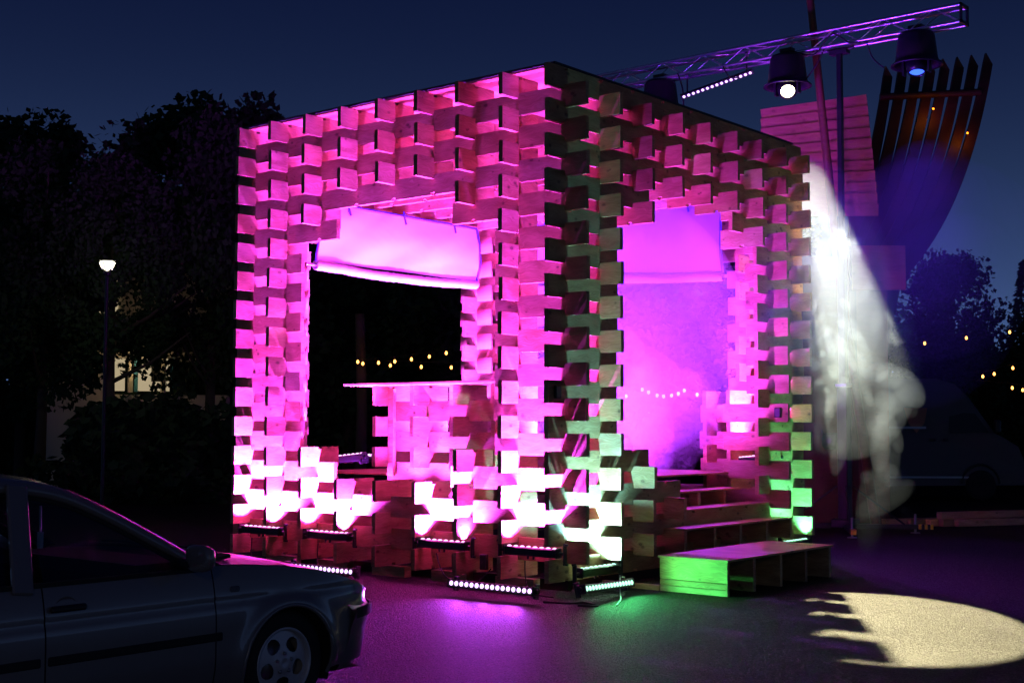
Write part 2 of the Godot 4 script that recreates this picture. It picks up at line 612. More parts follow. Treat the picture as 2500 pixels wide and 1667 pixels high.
# a hanging cloth with a rolled hem; p0/p1 top corners, drop, bulge in direction n
func blind(label: String, p0: Vector3, p1: Vector3, drop0: float, drop1: float, n: Vector3, hem_mat: Material, cloth: Material) -> void:
	var b := thing("roll_blind", label, "blind")
	var st := st_new()
	st.set_smooth_group(1)
	var nu := 40
	var nv := 16
	var ns := FastNoiseLite.new()
	ns.seed = 4
	ns.frequency = 1.3
	var pt := func(u: float, v: float) -> Vector3:
		var p := p0.lerp(p1, u)
		var drop := lerpf(drop0, drop1, u)
		p.y -= drop * v
		var f := 0.05 * sin(v * PI) + 0.02 * ns.get_noise_2d(u * 3.0 + v * 1.4, v * 0.8) + 0.012 * sin(u * 17.0 + v * 5.0) * v
		return p + n * f
	for i in nu:
		for j in nv:
			quad(st, pt.call(float(i) / nu, float(j) / nv), pt.call(float(i) / nu, float(j + 1) / nv), pt.call(float(i + 1) / nu, float(j + 1) / nv), pt.call(float(i + 1) / nu, float(j) / nv))
	obj(st, "cloth", cloth, b)
	st = st_new()
	st.set_smooth_group(1)
	var na := 12
	var nl := 60
	var axis := func(u: float) -> Vector3: return pt.call(u, 1.0) + Vector3(0, -0.05 - 0.04 * sin(u * PI), 0)
	for i in nl:
		for k in na:
			var q := []
			for cc in [[i, k], [i, k + 1], [i + 1, k + 1], [i + 1, k]]:
				var u: float = float(cc[0]) / nl
				var a: float = TAU * cc[1] / na
				var rr := 0.062 + 0.01 * ns.get_noise_2d(u * 40.0, cos(a) * 1.5)
				q.append(axis.call(u) + (n * cos(a) + Vector3.UP * sin(a)) * rr)
			quad(st, q[0], q[1], q[2], q[3])
	obj(st, "roll", cloth, b)
	for e in [[0.0, "hem"], [1.0, "hem"]]:
		st = st_new()
		var pts := []
		for k in 13:
			pts.append(pt.call(e[0], k / 12.0) + n * 0.012)
		tube(st, pts, 0.018, -1, 6)
		obj(st, "hem", hem_mat, b)
	st = st_new()
	var tp := []
	for k in 21:
		tp.append(pt.call(k / 20.0, 0.0) + n * 0.012)
	tube(st, tp, 0.018, -1, 6)
	obj(st, "hem", hem_mat, b)
	st = st_new()
	tube(st, [axis.call(0.0) - (p1 - p0).normalized() * 0.16, axis.call(1.0) + (p1 - p0).normalized() * 0.05], 0.022, -1, 8)
	obj(st, "rod", M.alu, b)
	for u in [0.17, 0.5, 0.83]:
		st = st_new()
		var tpnt: Vector3 = pt.call(u, 0.0)
		tube(st, [tpnt + Vector3(0, 0.06, 0) + n * 0.03, tpnt + n * 0.04, tpnt + n * 0.05 + Vector3(0, -0.12, 0) + (p1 - p0).normalized() * 0.03], 0.012, 0.016, 5)
		obj(st, "ribbon", hem_mat, b)

# ------------------------------------------------------------------ lamps
# local x along the bar, local y out of the lenses
func led_bar(label: String, group: String, at: Vector3, along: Vector3, face: Vector3, length: float, n: int, lens_mat: Material, lcol: Color, energy: float, angle: float, spots: int, yoke: String, blend := 1.0, offs: Array = []) -> Node3D:
	var b := thing("led_bar", label, "stage light", at, group)
	b.basis = towards(face, along)
	var st := st_new()
	cbox(st, Vector3.ZERO, Vector3(length, 0.085, 0.075), 0.01)
	obj(st, "housing", M.blackmetal, b)
	for s in [-1.0, 1.0]:
		st = st_new()
		cbox(st, Vector3(s * (length / 2 + 0.006), 0.004, 0), Vector3(0.014, 0.1, 0.088), 0.004)
		obj(st, "end_plate", M.black, b)
	st = st_new()
	lathe(st, [Vector2(0.0, 0.013), Vector2(0.012, 0.011), Vector2(0.020, 0.006), Vector2(0.0245, 0.0)], 12)
	var lens := done(st)
	for k in n:
		var x := -length / 2 + length * (k + 0.5) / n
		put(lens, "lens", lens_mat, b, Transform3D(Basis.IDENTITY, Vector3(x, 0.0435, 0)))
	if offs.is_empty():
		for k in spots:
			offs.append(-length / 2 + length * (k + 0.5) / spots)
	spots = offs.size()
	for x in offs:
		spot(b, Vector3(x, 0.075, 0), Vector3(0, 1, 0), lcol, energy / spots, angle, blend)
	if yoke == "side":
		for s in [-1.0, 1.0]:
			st = st_new()
			tube(st, [Vector3(s * (length / 2 + 0.01), 0, 0), Vector3(s * (length / 2 + 0.075), 0, 0)], 0.016, -1, 8)
			cbox(st, Vector3(s * (length / 2 + 0.085), -0.01, 0.0), Vector3(0.02, 0.2, 0.05), 0.006)
			tube(st, [Vector3(s * (length / 2 + 0.07), 0.09, 0), Vector3(s * (length / 2 + 0.12), 0.09, 0)], 0.012, -1, 8)
			tube(st, [Vector3(s * (length / 2 + 0.07), -0.1, 0), Vector3(s * (length / 2 + 0.12), -0.1, 0)], 0.012, -1, 8)
			obj(st, "bracket", M.black, b)
		for x in [-0.04, 0.03]:
			st = st_new()
			tube(st, [Vector3(x, -0.04, 0.01), Vector3(x, -0.075, 0.012)], 0.014, 0.01, 8)
			obj(st, "connector", M.black, b)
	elif yoke == "floor":
		for s in [-1.0, 1.0]:
			st = st_new()
			cbox(st, Vector3(s * (length / 2 - 0.02), -0.05, 0.0), Vector3(0.03, 0.06, 0.14), 0.004)
			tube(st, [Vector3(s * (length / 2 + 0.012), 0, 0), Vector3(s * (length / 2 + 0.04), 0, 0)], 0.022, -1, 10)
			obj(st, "foot", M.black, b)
	elif yoke == "hang":
		for x in [-length * 0.42, length * 0.42]:
			st = st_new()
			var up := b.basis.inverse() * Vector3.UP
			tube(st, [Vector3(x, -0.04, 0), Vector3(x, -0.05, 0) + up * 0.1, Vector3(x, -0.05, 0) + up * 0.34], 0.014, -1, 6)
			box(st, Vector3(x, -0.05, 0) + up * 0.3, Vector3(0.05, 0.07, 0.07))
			obj(st, "clamp", M.black, b)
	return b

func cable(label: String, pts: Array, r := 0.006, m: Material = null) -> void:
	var cv := Curve3D.new()
	for k in pts.size():
		var a: Vector3 = pts[maxi(k - 1, 0)]
		var b: Vector3 = pts[mini(k + 1, pts.size() - 1)]
		var t := (b - a) / 6.0
		cv.add_point(pts[k], -t, t)
	var st := st_new()
	var q := []
	var n := pts.size() * 6
	for k in n + 1:
		q.append(cv.sample_baked(cv.get_baked_length() * k / n, true))
	tube(st, q, r, -1, 5)
	var o := obj(st, "power_cable", m if m else M.rubber, self)
	tag(o, label, "cable", "power cables of the lamps")

func lamps() -> void:
	var pink_lens := glow(Color(1.0, 0.72, 1.0), 2.6)
	var violet_lens := glow(Color(0.90, 0.74, 1.0), 2.4)
	var green_lens := glow(Color(0.70, 1.0, 0.86), 2.0)
	var magenta := Color(0.71, 0.21, 1.0)
	var violet := Color(0.74, 0.26, 1.0)
	var green := Color(0.36, 1.0, 0.74)
	var mint := Color(0.50, 0.88, 1.0)
	var blue := Color(0.42, 0.17, 1.0)
	# wash bars bolted to the wall facing the car
	var xs := [[-4.38, "at its left end"], [-3.22, "second from the left"], [-1.47, "third from the left"], [-0.27, "beside the near corner"]]
	for k in 4:
		led_bar("black wash bar bolted to the magenta wall, " + xs[k][1], "wash bars on the wall facing the car", Vector3(xs[k][0], 0.406, 0.18), Vector3.RIGHT, Vector3(0, 1, 0), 0.66, 8, pink_lens, magenta, 320.0, 60.0, 3, "side", 0.8, [-0.24, -0.1, 0.05, 0.29] if k < 3 else [-0.2, -0.05, 0.1, 0.22])
	# wash bars on the wall with the stairs
	led_bar("black wash bar with green lenses pointing up beside the near corner", "", Vector3(0.2, 0.21, -0.30), Vector3.BACK, Vector3(0, 1, 0), 0.62, 8, green_lens, mint, 32.0, 76.0, 3, "side", 0.9)
	led_bar("black wash bar with green light at the far end of the stairs wall", "", Vector3(0.2, 0.2, -4.5), Vector3.BACK, Vector3(0, 1, 0), 0.62, 8, green_lens, green, 9.0, 50.0, 3, "side", 0.9)
	# bars lying on the ground
	led_bar("long bar of glowing magenta lenses on the asphalt by the near corner", "", Vector3(-0.22, 0.12, 0.85), Vector3(1.0, 0, 0.02), Vector3(0.03, 0.14, 0.99), 1.02, 16, violet_lens, violet, 11.0, 62.0, 3, "floor", 1.0)
	led_bar("long bar of glowing magenta lenses on the asphalt, half hidden by the car", "", Vector3(-2.68, 0.12, 0.79), Vector3(1.0, 0, 0.02), Vector3(0.03, 0.14, 0.99), 1.02, 16, violet_lens, violet, 11.0, 62.0, 3, "floor", 1.0)
	led_bar("long bar of glowing green lenses on the asphalt by the near corner", "", Vector3(0.56, 0.12, 0.07), Vector3(-0.02, 0, 1.0), Vector3(0.96, 0.22, -0.15), 1.02, 16, green_lens, Color(0.3, 1.0, 0.55), 4.5, 80.0, 3, "floor", 0.9)
	# inside
	led_bar("bar of glowing lenses on the pavilion floor beside the far left opening", "bars on the pavilion floor", Vector3(-4.2, 1.24, -1.3), Vector3.BACK, Vector3(0.6, 0.8, 0.05), 1.02, 16, pink_lens, magenta, 30.0, 55.0, 2, "floor")
	var ins := [
		[Vector3(-0.3, 1.24, -4.5), Vector3.RIGHT, Vector3(-0.1, 1, 0.05), "behind the planks at the far end of the stairs", magenta, 130.0, 0.6],
		[Vector3(-3.3, 1.24, -4.1), Vector3.RIGHT, Vector3(0.45, 1, -0.1), "in the back left corner of the pavilion", blue, 90.0, 0.9],
		[Vector3(-0.34, 1.24, -0.62), Vector3.BACK, Vector3(-0.1, 1, 0.1), "behind the near corner of the pavilion", magenta, 100.0, 0.9],
		[Vector3(-0.62, 1.24, -1.75), Vector3.BACK, Vector3(-0.35, 0.65, -0.75), "beside the stairs inside the pavilion", magenta, 90.0, 0.9],
		[Vector3(-4.15, 1.24, -3.3), Vector3.BACK, Vector3(-0.1, 1, -0.1), "on the floor below the cloth blind", magenta, 90.0, 0.9],
		[Vector3(-3.2, 1.24, -2.3), Vector3.BACK, Vector3(-0.6, 1, 0.0), "on the floor facing the cloth blind", magenta, 210.0, 0.9],
		[Vector3(-2.75, 1.24, -2.6), Vector3.RIGHT, Vector3(0.45, 0.85, -0.6), "in the middle of the pavilion floor", blue, 60.0, 0.9],
		[Vector3(-2.3, 1.24, -1.3), Vector3.RIGHT, Vector3(-0.2, 1, 0.35), "on the floor right behind the counter front", magenta, 70.0, 0.9],
		[Vector3(-2.3, 0.76, -0.26), Vector3.RIGHT, Vector3(0.0, 1, -0.12), "below the window sill in front of the counter", magenta, 45.0, 0.9],
		[Vector3(-3.9, 1.24, -0.6), Vector3.RIGHT, Vector3(-0.1, 1, 0.1), "behind the left column of the window", magenta, 70.0, 0.9]]
	for s in ins:
		led_bar("floor wash bar glowing upward " + s[3], "bars on the pavilion floor", s[0], s[1], s[2], s[6], 12, pink_lens, s[4], s[5] * 1.2, 52.0, 2, "floor")
	# magenta bar behind the pavilion, lighting the clapboards and the truss
	led_bar("wash bar on the ground behind the pavilion pointing up at the clapboards", "", Vector3(-1.6, 0.16, -6.6), Vector3.RIGHT, Vector3(-0.06, 1, -0.48), 1.02, 16, pink_lens, magenta, 60.0, 18.0, 2, "floor")
	# truss
	var y0 := 7.72
	var y1 := 7.98
	var zc := -8.95
	var tr := thing("lighting_truss", "long aluminium box truss carrying stage lamps above the pavilion", "truss", Vector3(0, 0, zc))
	var xa := -7.4
	var xb := 0.78
	for y in [y0, y1]:
		for z in [-0.13, 0.13]:
			var st := st_new()
			tube(st, [Vector3(xa, y, z), Vector3(xb, y, z)], 0.026, -1, 10)
			obj(st, "chord", M.alu, tr)
	var nb := 20
	for k in nb:
		var a := xa + (xb - xa) * k / nb
		var c := xa + (xb - xa) * (k + 1) / nb
		var up := k % 2 == 0
		for z in [-0.13, 0.13]:
			var st := st_new()
			tube(st, [Vector3(a, y0 if up else y1, z), Vector3(c, y1 if up else y0, z)], 0.009, -1, 6)
			obj(st, "diagonal", M.alu, tr)
		for y in [y0, y1]:
			var st := st_new()
			tube(st, [Vector3(a, y, -0.13 if up else 0.13), Vector3(c, y, 0.13 if up else -0.13)], 0.009, -1, 6)
			obj(st, "diagonal", M.alu, tr)
	for x in [xa, xb]:
		var st := st_new()
		for y in [y0, y1]:
			box(st, Vector3(x, y, 0), Vector3(0.03, 0.05, 0.31))
		for z in [-0.13, 0.13]:
			box(st, Vector3(x, (y0 + y1) / 2, z), Vector3(0.03, 0.3, 0.05))
		obj(st, "end_frame", M.blackmetal, tr)
	# violet bar hanging from the truss
	led_bar("bar of glowing violet-white lenses hanging below the truss", "", Vector3(-3.36, 7.40, zc + 0.25), Vector3(1, 0.0, 0.0), Vector3(0.45, -0.62, 0.75), 1.25, 15, violet_lens, Color(0.66, 0.22, 1.0), 120.0, 36.0, 2, "hang")
	# dome lamps
	var white := Color(1.0, 0.94, 0.73)
	var L := Vector3(-2.07, 7.08, -8.75)
	dome_lamp("black rain-domed stage lamp with a bright white lens, casting the beam", L, Vector3(3.09, 0.0, -0.37) - L, glow(Color(1.0, 0.98, 0.75), 14.0), white, 2000.0, 5.75)
	dome_lamp("black rain-domed stage lamp with a small blue lens at the truss end", Vector3(0.05, 7.1, -8.9), Vector3(0.12, -1.0, 0.25), glow(Color(0.2, 0.35, 1.0), 3.0), Color(0.5, 0.25, 1.0), 26.0, 20.0, 1.0)
	dome_lamp("black rain-domed stage lamp just showing above the pavilion roof", Vector3(-4.62, 7.1, -8.9), Vector3(-0.25, -1.0, 0.3), M.black, white, 0.0, 5.0)
	lift_tower("black telescopic lift tower holding up the truss beside the pavilion", Vector3(-1.25, 0, -8.95), y0)
	lift_tower("black telescopic lift tower behind the pavilion at the truss's far end", Vector3(-6.6, 0, -8.95), y0)

func dome_lamp(label: String, at: Vector3, dir: Vector3, lens_mat: Material, col: Color, energy: float, angle: float, edge := 0.06) -> void:
	var b := thing("dome_lamp", label, "stage light", at, "domed lamps under the truss")
	var st := st_new()
	lathe(st, [Vector2(0.0, 0.60), Vector2(0.2, 0.60), Vector2(0.25, 0.58), Vector2(0.275, 0.53), Vector2(0.315, 0.2), Vector2(0.33, 0.13), Vector2(0.385, 0.10), Vector2(0.39, 0.075), Vector2(0.33, 0.085), Vector2(0.30, 0.2), Vector2(0.26, 0.5), Vector2(0.0, 0.55)], 28)
	obj(st, "dome", M.black, b)
	st = st_new()
	tube(st, [Vector3(0, 0.58, 0), Vector3(0, 0.66, 0)], 0.03, -1, 8)
	box(st, Vector3(0, 0.68, 0), Vector3(0.22, 0.05, 0.12))
	obj(st, "clamp", M.black, b)
	var bs := towards(dir, Vector3.RIGHT)
	st = st_new()
	lathe(st, [Vector2(0.0, -0.24), Vector2(0.13, -0.22), Vector2(0.17, -0.1), Vector2(0.16, 0.0), Vector2(0.125, 0.06), Vector2(0.115, 0.06), Vector2(0.11, 0.02)], 20, Transform3D(bs, Vector3(0, 0.02, 0)))
	obj(st, "head", M.blackmetal, b)
	st = st_new()
	lathe(st, [Vector2(0.112, 0.028), Vector2(0.09, 0.045), Vector2(0.05, 0.055), Vector2(0.0, 0.058)], 20, Transform3D(bs, Vector3(0, 0.02, 0)))
	obj(st, "lens", lens_mat, b)
	for s in [-1.0, 1.0]:
		st = st_new()
		box(st, Vector3(s * 0.2, 0.1, 0), Vector3(0.03, 0.3, 0.1))
		obj(st, "yoke_arm", M.black, b)
	if energy > 0.0:
		spot(b, Vector3(0, 0.02, 0) + dir.normalized() * 0.12, dir, col, energy, angle, edge, 0.05)

func lift_tower(label: String, at: Vector3, top: float) -> void:
	var b := thing("lift_tower", label, "lift", at, "lift towers of the truss")
	var secs := [[0.12, 2.3, 0.17, "mast"], [2.3, 4.6, 0.125, "mast"], [4.6, top - 0.12, 0.085, "mast"]]
	for s in secs:
		var st := st_new()
		cbox(st, Vector3(0, (s[0] + s[1]) / 2, 0), Vector3(s[2], s[1] - s[0], s[2]), 0.012)
		obj(st, s[3], M.blackmetal, b)
	for y in [2.3, 4.6]:
		var st := st_new()
		cbox(st, Vector3(0, y, 0), Vector3(0.2, 0.06, 0.2), 0.01)
		obj(st, "collar", M.steel, b)
	var st := st_new()
	box(st, Vector3(0, top - 0.1, 0), Vector3(0.3, 0.06, 0.14))
	tube(st, [Vector3(-0.2, top - 0.05, 0), Vector3(0.25, top - 0.05, 0)], 0.03, -1, 8)
	obj(st, "head_clamp", M.black, b)
	st = st_new()
	lathe(st, [Vector2(0, -0.1), Vector2(0.13, -0.1), Vector2(0.13, 0.1), Vector2(0, 0.1)], 14, Transform3D(Basis(Vector3.FORWARD, PI / 2), Vector3(-0.2, 1.42, 0.05)))
	tube(st, [Vector3(-0.3, 1.42, 0.05), Vector3(-0.36, 1.6, 0.05)], 0.012, -1, 6)
	obj(st, "winch", M.black, b)
	st = st_new()
	cbox(st, Vector3(0, 0.14, 0), Vector3(0.34, 0.14, 0.34), 0.02)
	obj(st, "base", M.black, b)
	for k in 4:
		var a := PI / 4 + k * PI / 2 + 0.25
		var d := Vector3(cos(a), 0, sin(a))
		st = st_new()
		box(st, d * 0.62 + Vector3(0, 0.1, 0), Vector3(0.95, 0.07, 0.07), Basis(Vector3.UP, -a))
		tube(st, [d * 0.9 + Vector3(0, 0.13, 0), d * 0.12 + Vector3(0, 0.72, 0)], 0.018, -1, 6)
		obj(st, "outrigger", M.black, b)
		for s in 5:
			st = st_new()
			box(st, d * (1.13 + s * 0.045) + Vector3(0, 0.1, 0), Vector3(0.036, 0.074, 0.074), Basis(Vector3.UP, -a))
			obj(st, "warning_stripe", M.yellow if s % 2 == 0 else M.black, b)
		st = st_new()
		tube(st, [d * 1.06 + Vector3(0, 0.0, 0), d * 1.06 + Vector3(0, 0.3, 0)], 0.02, -1, 8)
		lathe(st, [Vector2(0, 0.02), Vector2(0.07, 0.015), Vector2(0.075, 0.0), Vector2(0, 0.0)], 12, Transform3D(Basis.IDENTITY, d * 1.06))
		obj(st, "foot", M.steel, b)

# ------------------------------------------------------------------ car
func car() -> void:
	var W := 0.865
	var zw := 5.566
	var c := thing("parked_car", "silver estate car parked beside the pavilion, cut off by the left edge", "car", Vector3(1.375, 0, 0))
	var wid := func(z: float) -> float:
		var f := clampf((5.35 - z) / 0.68, 0.0, 1.0)
		return W - 0.19 * f * f - 0.22 * pow(f, 7.0)
	var ytop := func(z: float) -> float:   # shoulder: hood edge, then window sill
		if z > 6.1:
			return 0.885
		var t := clampf((6.1 - z) / 1.36, 0.0, 1.0)
		return 0.9 - 0.07 * t - 0.2 * pow(t, 2.6)
	var side := func(z: float, y: float) -> Vector3:
		var w: float = wid.call(z)
		var x := w - 0.055 * pow(maxf(0.0, y - 0.56) / 0.33, 2.0) - 0.05 * pow(maxf(0.0, 0.42 - y) / 0.22, 2.0)
		var d := Vector2(z - zw, y - 0.305).length()
		x += 0.018 * exp(-pow((d - 0.35) / 0.045, 2.0)) * (1.0 if y < 0.75 else 0.5)
		x -= 0.006 * exp(-pow((y - 0.70) / 0.02, 2.0))
		return Vector3(x, y, z)
	var R := 0.335
	var zs := []
	var z := 4.70
	while z < 9.15:
		zs.append(z)
		z += 0.025 if z < 6.0 else 0.05
	var gaps := [6.09, 7.12, 8.05]
	var parts := [["front_wing", 4.70, 6.09], ["door", 6.098, 7.12], ["door", 7.128, 8.05], ["rear_quarter", 8.058, 9.12]]
	for s in [1.0, -1.0]:
		for pr in parts:
			var st := st_new()
			st.set_smooth_group(1)
			var zz := []
			var n := int(ceil((pr[2] - pr[1]) / 0.024))
			for k in n + 1:
				zz.append(lerpf(pr[1], pr[2], float(k) / n))
			var ny := 36
			for k in n:
				for j in ny:
					var ps := []
					var inside := 0
					for cc in [[k, j], [k, j + 1], [k + 1, j + 1], [k + 1, j]]:
						var z1: float = zz[cc[0]]
						var lo := 0.2 if pr[0] != "front_wing" or z1 > 5.9 else 0.24
						var y: float = lerpf(lo, ytop.call(z1), float(cc[1]) / ny)
						var d := Vector2(z1 - zw, y - 0.305)
						if d.length() < R:
							inside += 1
							d = d.normalized() * R
							z1 = zw + d.x
							y = 0.305 + d.y
						var d2 := Vector2(z1 - (zw + 2.51), y - 0.305)
						if d2.length() < R:
							inside += 1
							d2 = d2.normalized() * R
							z1 = zw + 2.51 + d2.x
							y = 0.305 + d2.y
						var v: Vector3 = side.call(z1, y)
						ps.append(Vector3(v.x * s, v.y, v.z))
					if inside < 4:
						quad(st, ps[0], ps[1], ps[2], ps[3])
			obj(st, pr[0], M.paint, c)
	# dark inner shell behind the door gaps
	var st := st_new()
	for s in [1.0, -1.0]:
		for a in [[5.95, 7.7], [8.45, 9.0]]:
			quad(st, Vector3(s * 0.77, 0.22, a[0]), Vector3(s * 0.77, 0.84, a[0]), Vector3(s * 0.77, 0.84, a[1]), Vector3(s * 0.77, 0.22, a[1]))
	quad(st, Vector3(-0.78, 0.2, 4.9), Vector3(0.78, 0.2, 4.9), Vector3(0.78, 0.2, 9.0), Vector3(-0.78, 0.2, 9.0))
	quad(st, Vector3(-0.78, 0.2, 5.93), Vector3(0.78, 0.2, 5.93), Vector3(0.78, 0.86, 5.93), Vector3(-0.78, 0.86, 5.93))
	obj(st, "underbody", M.rubber, c)
	# hood
	st = st_new()
	st.set_smooth_group(1)
	var hp := func(u: float, t: float) -> Vector3:
		var z1 := lerpf(4.70, 6.02 - 0.10 * cos(u * PI / 2), t)
		var w: float = wid.call(z1) - 0.058
		var y: float = ytop.call(z1) + 0.055 * (1.0 - pow(absf(u), 2.6)) * (0.35 + 0.65 * t) + 0.004
		return Vector3(u * w, y, z1)
	for i in 24:
		for j in 26:
			var u0 := -1.0 + i / 12.0
			var u1 := -1.0 + (i + 1) / 12.0
			quad(st, hp.call(u0, j / 26.0), hp.call(u0, (j + 1) / 26.0), hp.call(u1, (j + 1) / 26.0), hp.call(u1, j / 26.0))
	obj(st, "bonnet", M.paint, c)
	# nose and bumper
	st = st_new()
	st.set_smooth_group(1)
	var bp := func(u: float, v: float) -> Vector3:
		# u across -1..1, v 0 bottom .. 1 top
		var y := lerpf(0.2, 0.66, v)
		var out := 0.075 * sin(clampf(v, 0.0, 1.0) * PI * 0.9) + 0.03 * exp(-pow((v - 0.72) / 0.12, 2.0))
		var uu := absf(u)
		var zf := 4.72 + 0.42 * pow(uu, 4.5) - out
		var x := signf(u) * (0.80 * pow(uu, 0.8)) if uu < 0.999 else signf(u) * 0.80
		x += signf(u) * out * 0.55 * uu
		return Vector3(x, y, zf)
	for i in 40:
		for j in 16:
			var u0 := -1.0 + i / 20.0
			var u1 := -1.0 + (i + 1) / 20.0
			quad(st, bp.call(u0, j / 16.0), bp.call(u0, (j + 1) / 16.0), bp.call(u1, (j + 1) / 16.0), bp.call(u1, j / 16.0))
	obj(st, "front_bumper", M.paint, c)
	st = st_new()
	for i in 40:
		var u0 := -1.0 + i / 20.0
		var u1 := -1.0 + (i + 1) / 20.0
		var f := Vector3(0, 0, -0.012)
		var a: Vector3 = bp.call(u0, 0.66) + f + Vector3(signf(u0) * 0.01 * absf(u0), 0, 0)
		var b: Vector3 = bp.call(u1, 0.66) + f + Vector3(signf(u1) * 0.01 * absf(u1), 0, 0)
		var up := Vector3(0, 0.062, 0)
		quad(st, a, a + up, b + up, b)
		quad(st, a + up, a + up - f * 2, b + up - f * 2, b + up)
	obj(st, "bumper_strip", M.rubber, c)
	for s in [1.0, -1.0]:
		st = st_new()
		st.set_smooth_group(1)
		for i in 10:
			for j in 6:
				var q := []
				for cc in [[i, j], [i, j + 1], [i + 1, j + 1], [i + 1, j]]:
					var z1 := lerpf(4.725, 5.02, cc[0] / 10.0)
					var y := lerpf(0.645, ytop.call(z1) - 0.012, cc[1] / 6.0)
					var v: Vector3 = side.call(z1, y)
					q.append(Vector3((v.x + 0.006) * s, v.y, v.z - 0.006))
				quad(st, q[0], q[1], q[2], q[3])
		obj(st, "headlight", M.lampglass, c)
		st = st_new()
		cbox(st, Vector3(s * 0.862, 0.52, 6.58), Vector3(0.022, 0.045, 1.06), 0.006)
		obj(st, "rub_strip", M.rubber, c)
		st = st_new()
		cbox(st, Vector3(s * 0.862, 0.52, 7.55), Vector3(0.022, 0.045, 0.8), 0.006)
		obj(st, "rub_strip", M.rubber, c)
		# handle
		for hz in [7.0, 7.93]:
			st = st_new()
			lathe(st, [Vector2(0, 0.006), Vector2(0.06, 0.004), Vector2(0.068, 0.0)], 18, Transform3D(Basis(Vector3.FORWARD, -s * PI / 2), Vector3(s * 0.838, 0.755, hz)))
			obj(st, "handle_recess", M.paint, c)
			st = st_new()
			cbox(st, Vector3(s * 0.862, 0.768, hz), Vector3(0.03, 0.032, 0.2), 0.01)
			obj(st, "door_handle", M.black, c)
		# indicator
		st = st_new()
		cbox(st, Vector3(s * 0.848, 0.765, 5.955), Vector3(0.02, 0.032, 0.066), 0.008)
		obj(st, "side_indicator", M.lampglass, c)
		# arch lip and well
		for wz in [zw, zw + 2.51]:
			st = st_new()
			var pts := []
			for k in 25:
				var a := lerpf(-0.28, PI + 0.28, k / 24.0)
				var v: Vector3 = side.call(wz + cos(a) * R, 0.305 + sin(a) * R)
				pts.append(Vector3((v.x - 0.004) * s, v.y, v.z))
			tube(st, pts, 0.012, -1, 6)
			obj(st, "arch_lip", M.paint, c)
			st = st_new()
			st.set_smooth_group(1)
			for k in 24:
				var a0 := lerpf(-0.4, PI + 0.4, k / 24.0)
				var a1 := lerpf(-0.4, PI + 0.4, (k + 1) / 24.0)
				var i0 := Vector3(s * 0.52, 0.305 + sin(a0) * (R + 0.02), wz + cos(a0) * (R + 0.02))
				var i1 := Vector3(s * 0.52, 0.305 + sin(a1) * (R + 0.02), wz + cos(a1) * (R + 0.02))
				var e := Vector3(s * 0.31, 0, 0)
				quad(st, i0, i0 + e, i1 + e, i1)
				st.add_vertex(i0)
				st.add_vertex(i1)
				st.add_vertex(Vector3(s * 0.52, 0.305, wz))
			obj(st, "wheel_well", M.rubber, c)
			wheel(c, Vector3(s * 0.735, 0.305, wz), s)
		# mirror
		st = st_new()
		st.set_smooth_group(1)
		var mc := Vector3(s * 0.965, 0.965, 6.30)
		for i in 14:
			for j in 10:
				var q := []
				for cc in [[i, j], [i, j + 1], [i + 1, j + 1], [i + 1, j]]:
					var th: float = TAU * cc[0] / 14.0
					var ph: float = PI * cc[1] / 10.0 - PI / 2
					var dx := signf(cos(th)) * pow(absf(cos(th)), 0.6) * cos(ph) * 0.105
					var dy := signf(sin(th)) * pow(absf(sin(th)), 0.6) * cos(ph) * 0.072
					q.append(mc + Vector3(dx * s, dy, -sin(ph) * (0.085 if sin(ph) > 0 else 0.02)))
				quad(st, q[0], q[1], q[2], q[3])
		obj(st, "mirror", M.paint, c)
		st = st_new()
		cbox(st, Vector3(s * 0.85, 0.93, 6.27), Vector3(0.14, 0.05, 0.09), 0.012)
		obj(st, "mirror_foot", M.black, c)
	# greenhouse: rail points
	var rail := func(t: float) -> Vector3:   # t 0 at the foot of the windscreen pillar, 1 at the tail
		var pts := [Vector3(0.775, 0.90, 6.12), Vector3(0.735, 1.06, 6.40), Vector3(0.68, 1.225, 6.70), Vector3(0.635, 1.325, 6.93), Vector3(0.612, 1.372, 7.20), Vector3(0.605, 1.388, 7.60), Vector3(0.605, 1.38, 8.1), Vector3(0.61, 1.345, 8.6), Vector3(0.64, 1.2, 8.85), Vector3(0.72, 0.9, 9.05)]
		var f := t * (pts.size() - 1)
		var k := mini(int(f), pts.size() - 2)
		var a: Vector3 = pts[maxi(k - 1, 0)]
		var d: Vector3 = pts[mini(k + 2, pts.size() - 1)]
		return (pts[k] as Vector3).cubic_interpolate(pts[k + 1], a, d, f - k)
	for s in [1.0, -1.0]:
		st = st_new()
		st.set_smooth_group(1)
		for k in 60:
			var a: Vector3 = rail.call(k / 60.0)
			var b: Vector3 = rail.call((k + 1) / 60.0)
			var prof := [Vector3(-0.075, 0.03, -0.02), Vector3(-0.02, 0.025, -0.012), Vector3(0.012, 0.002, 0.0), Vector3(0.022, -0.035, 0.012), Vector3(0.0, -0.045, 0.01)]
			for j in prof.size() - 1:
				var p: Vector3 = prof[j]
				var q: Vector3 = prof[j + 1]
				var f := func(v: Vector3, o: Vector3) -> Vector3: return Vector3((v.x + o.x) * s, v.y + o.y, v.z + o.z)
				quad(st, f.call(a, p), f.call(b, p), f.call(b, q), f.call(a, q))
		obj(st, "roof_pillar", M.paint, c)
		st = st_new()
		var gp := []
		for k in 41:
			var v: Vector3 = rail.call(k / 60.0)
			gp.append(Vector3((v.x + 0.004) * s, v.y - 0.055, v.z + 0.014))
		tube(st, gp, 0.014, -1, 6)
		obj(st, "window_trim", M.rubber, c)
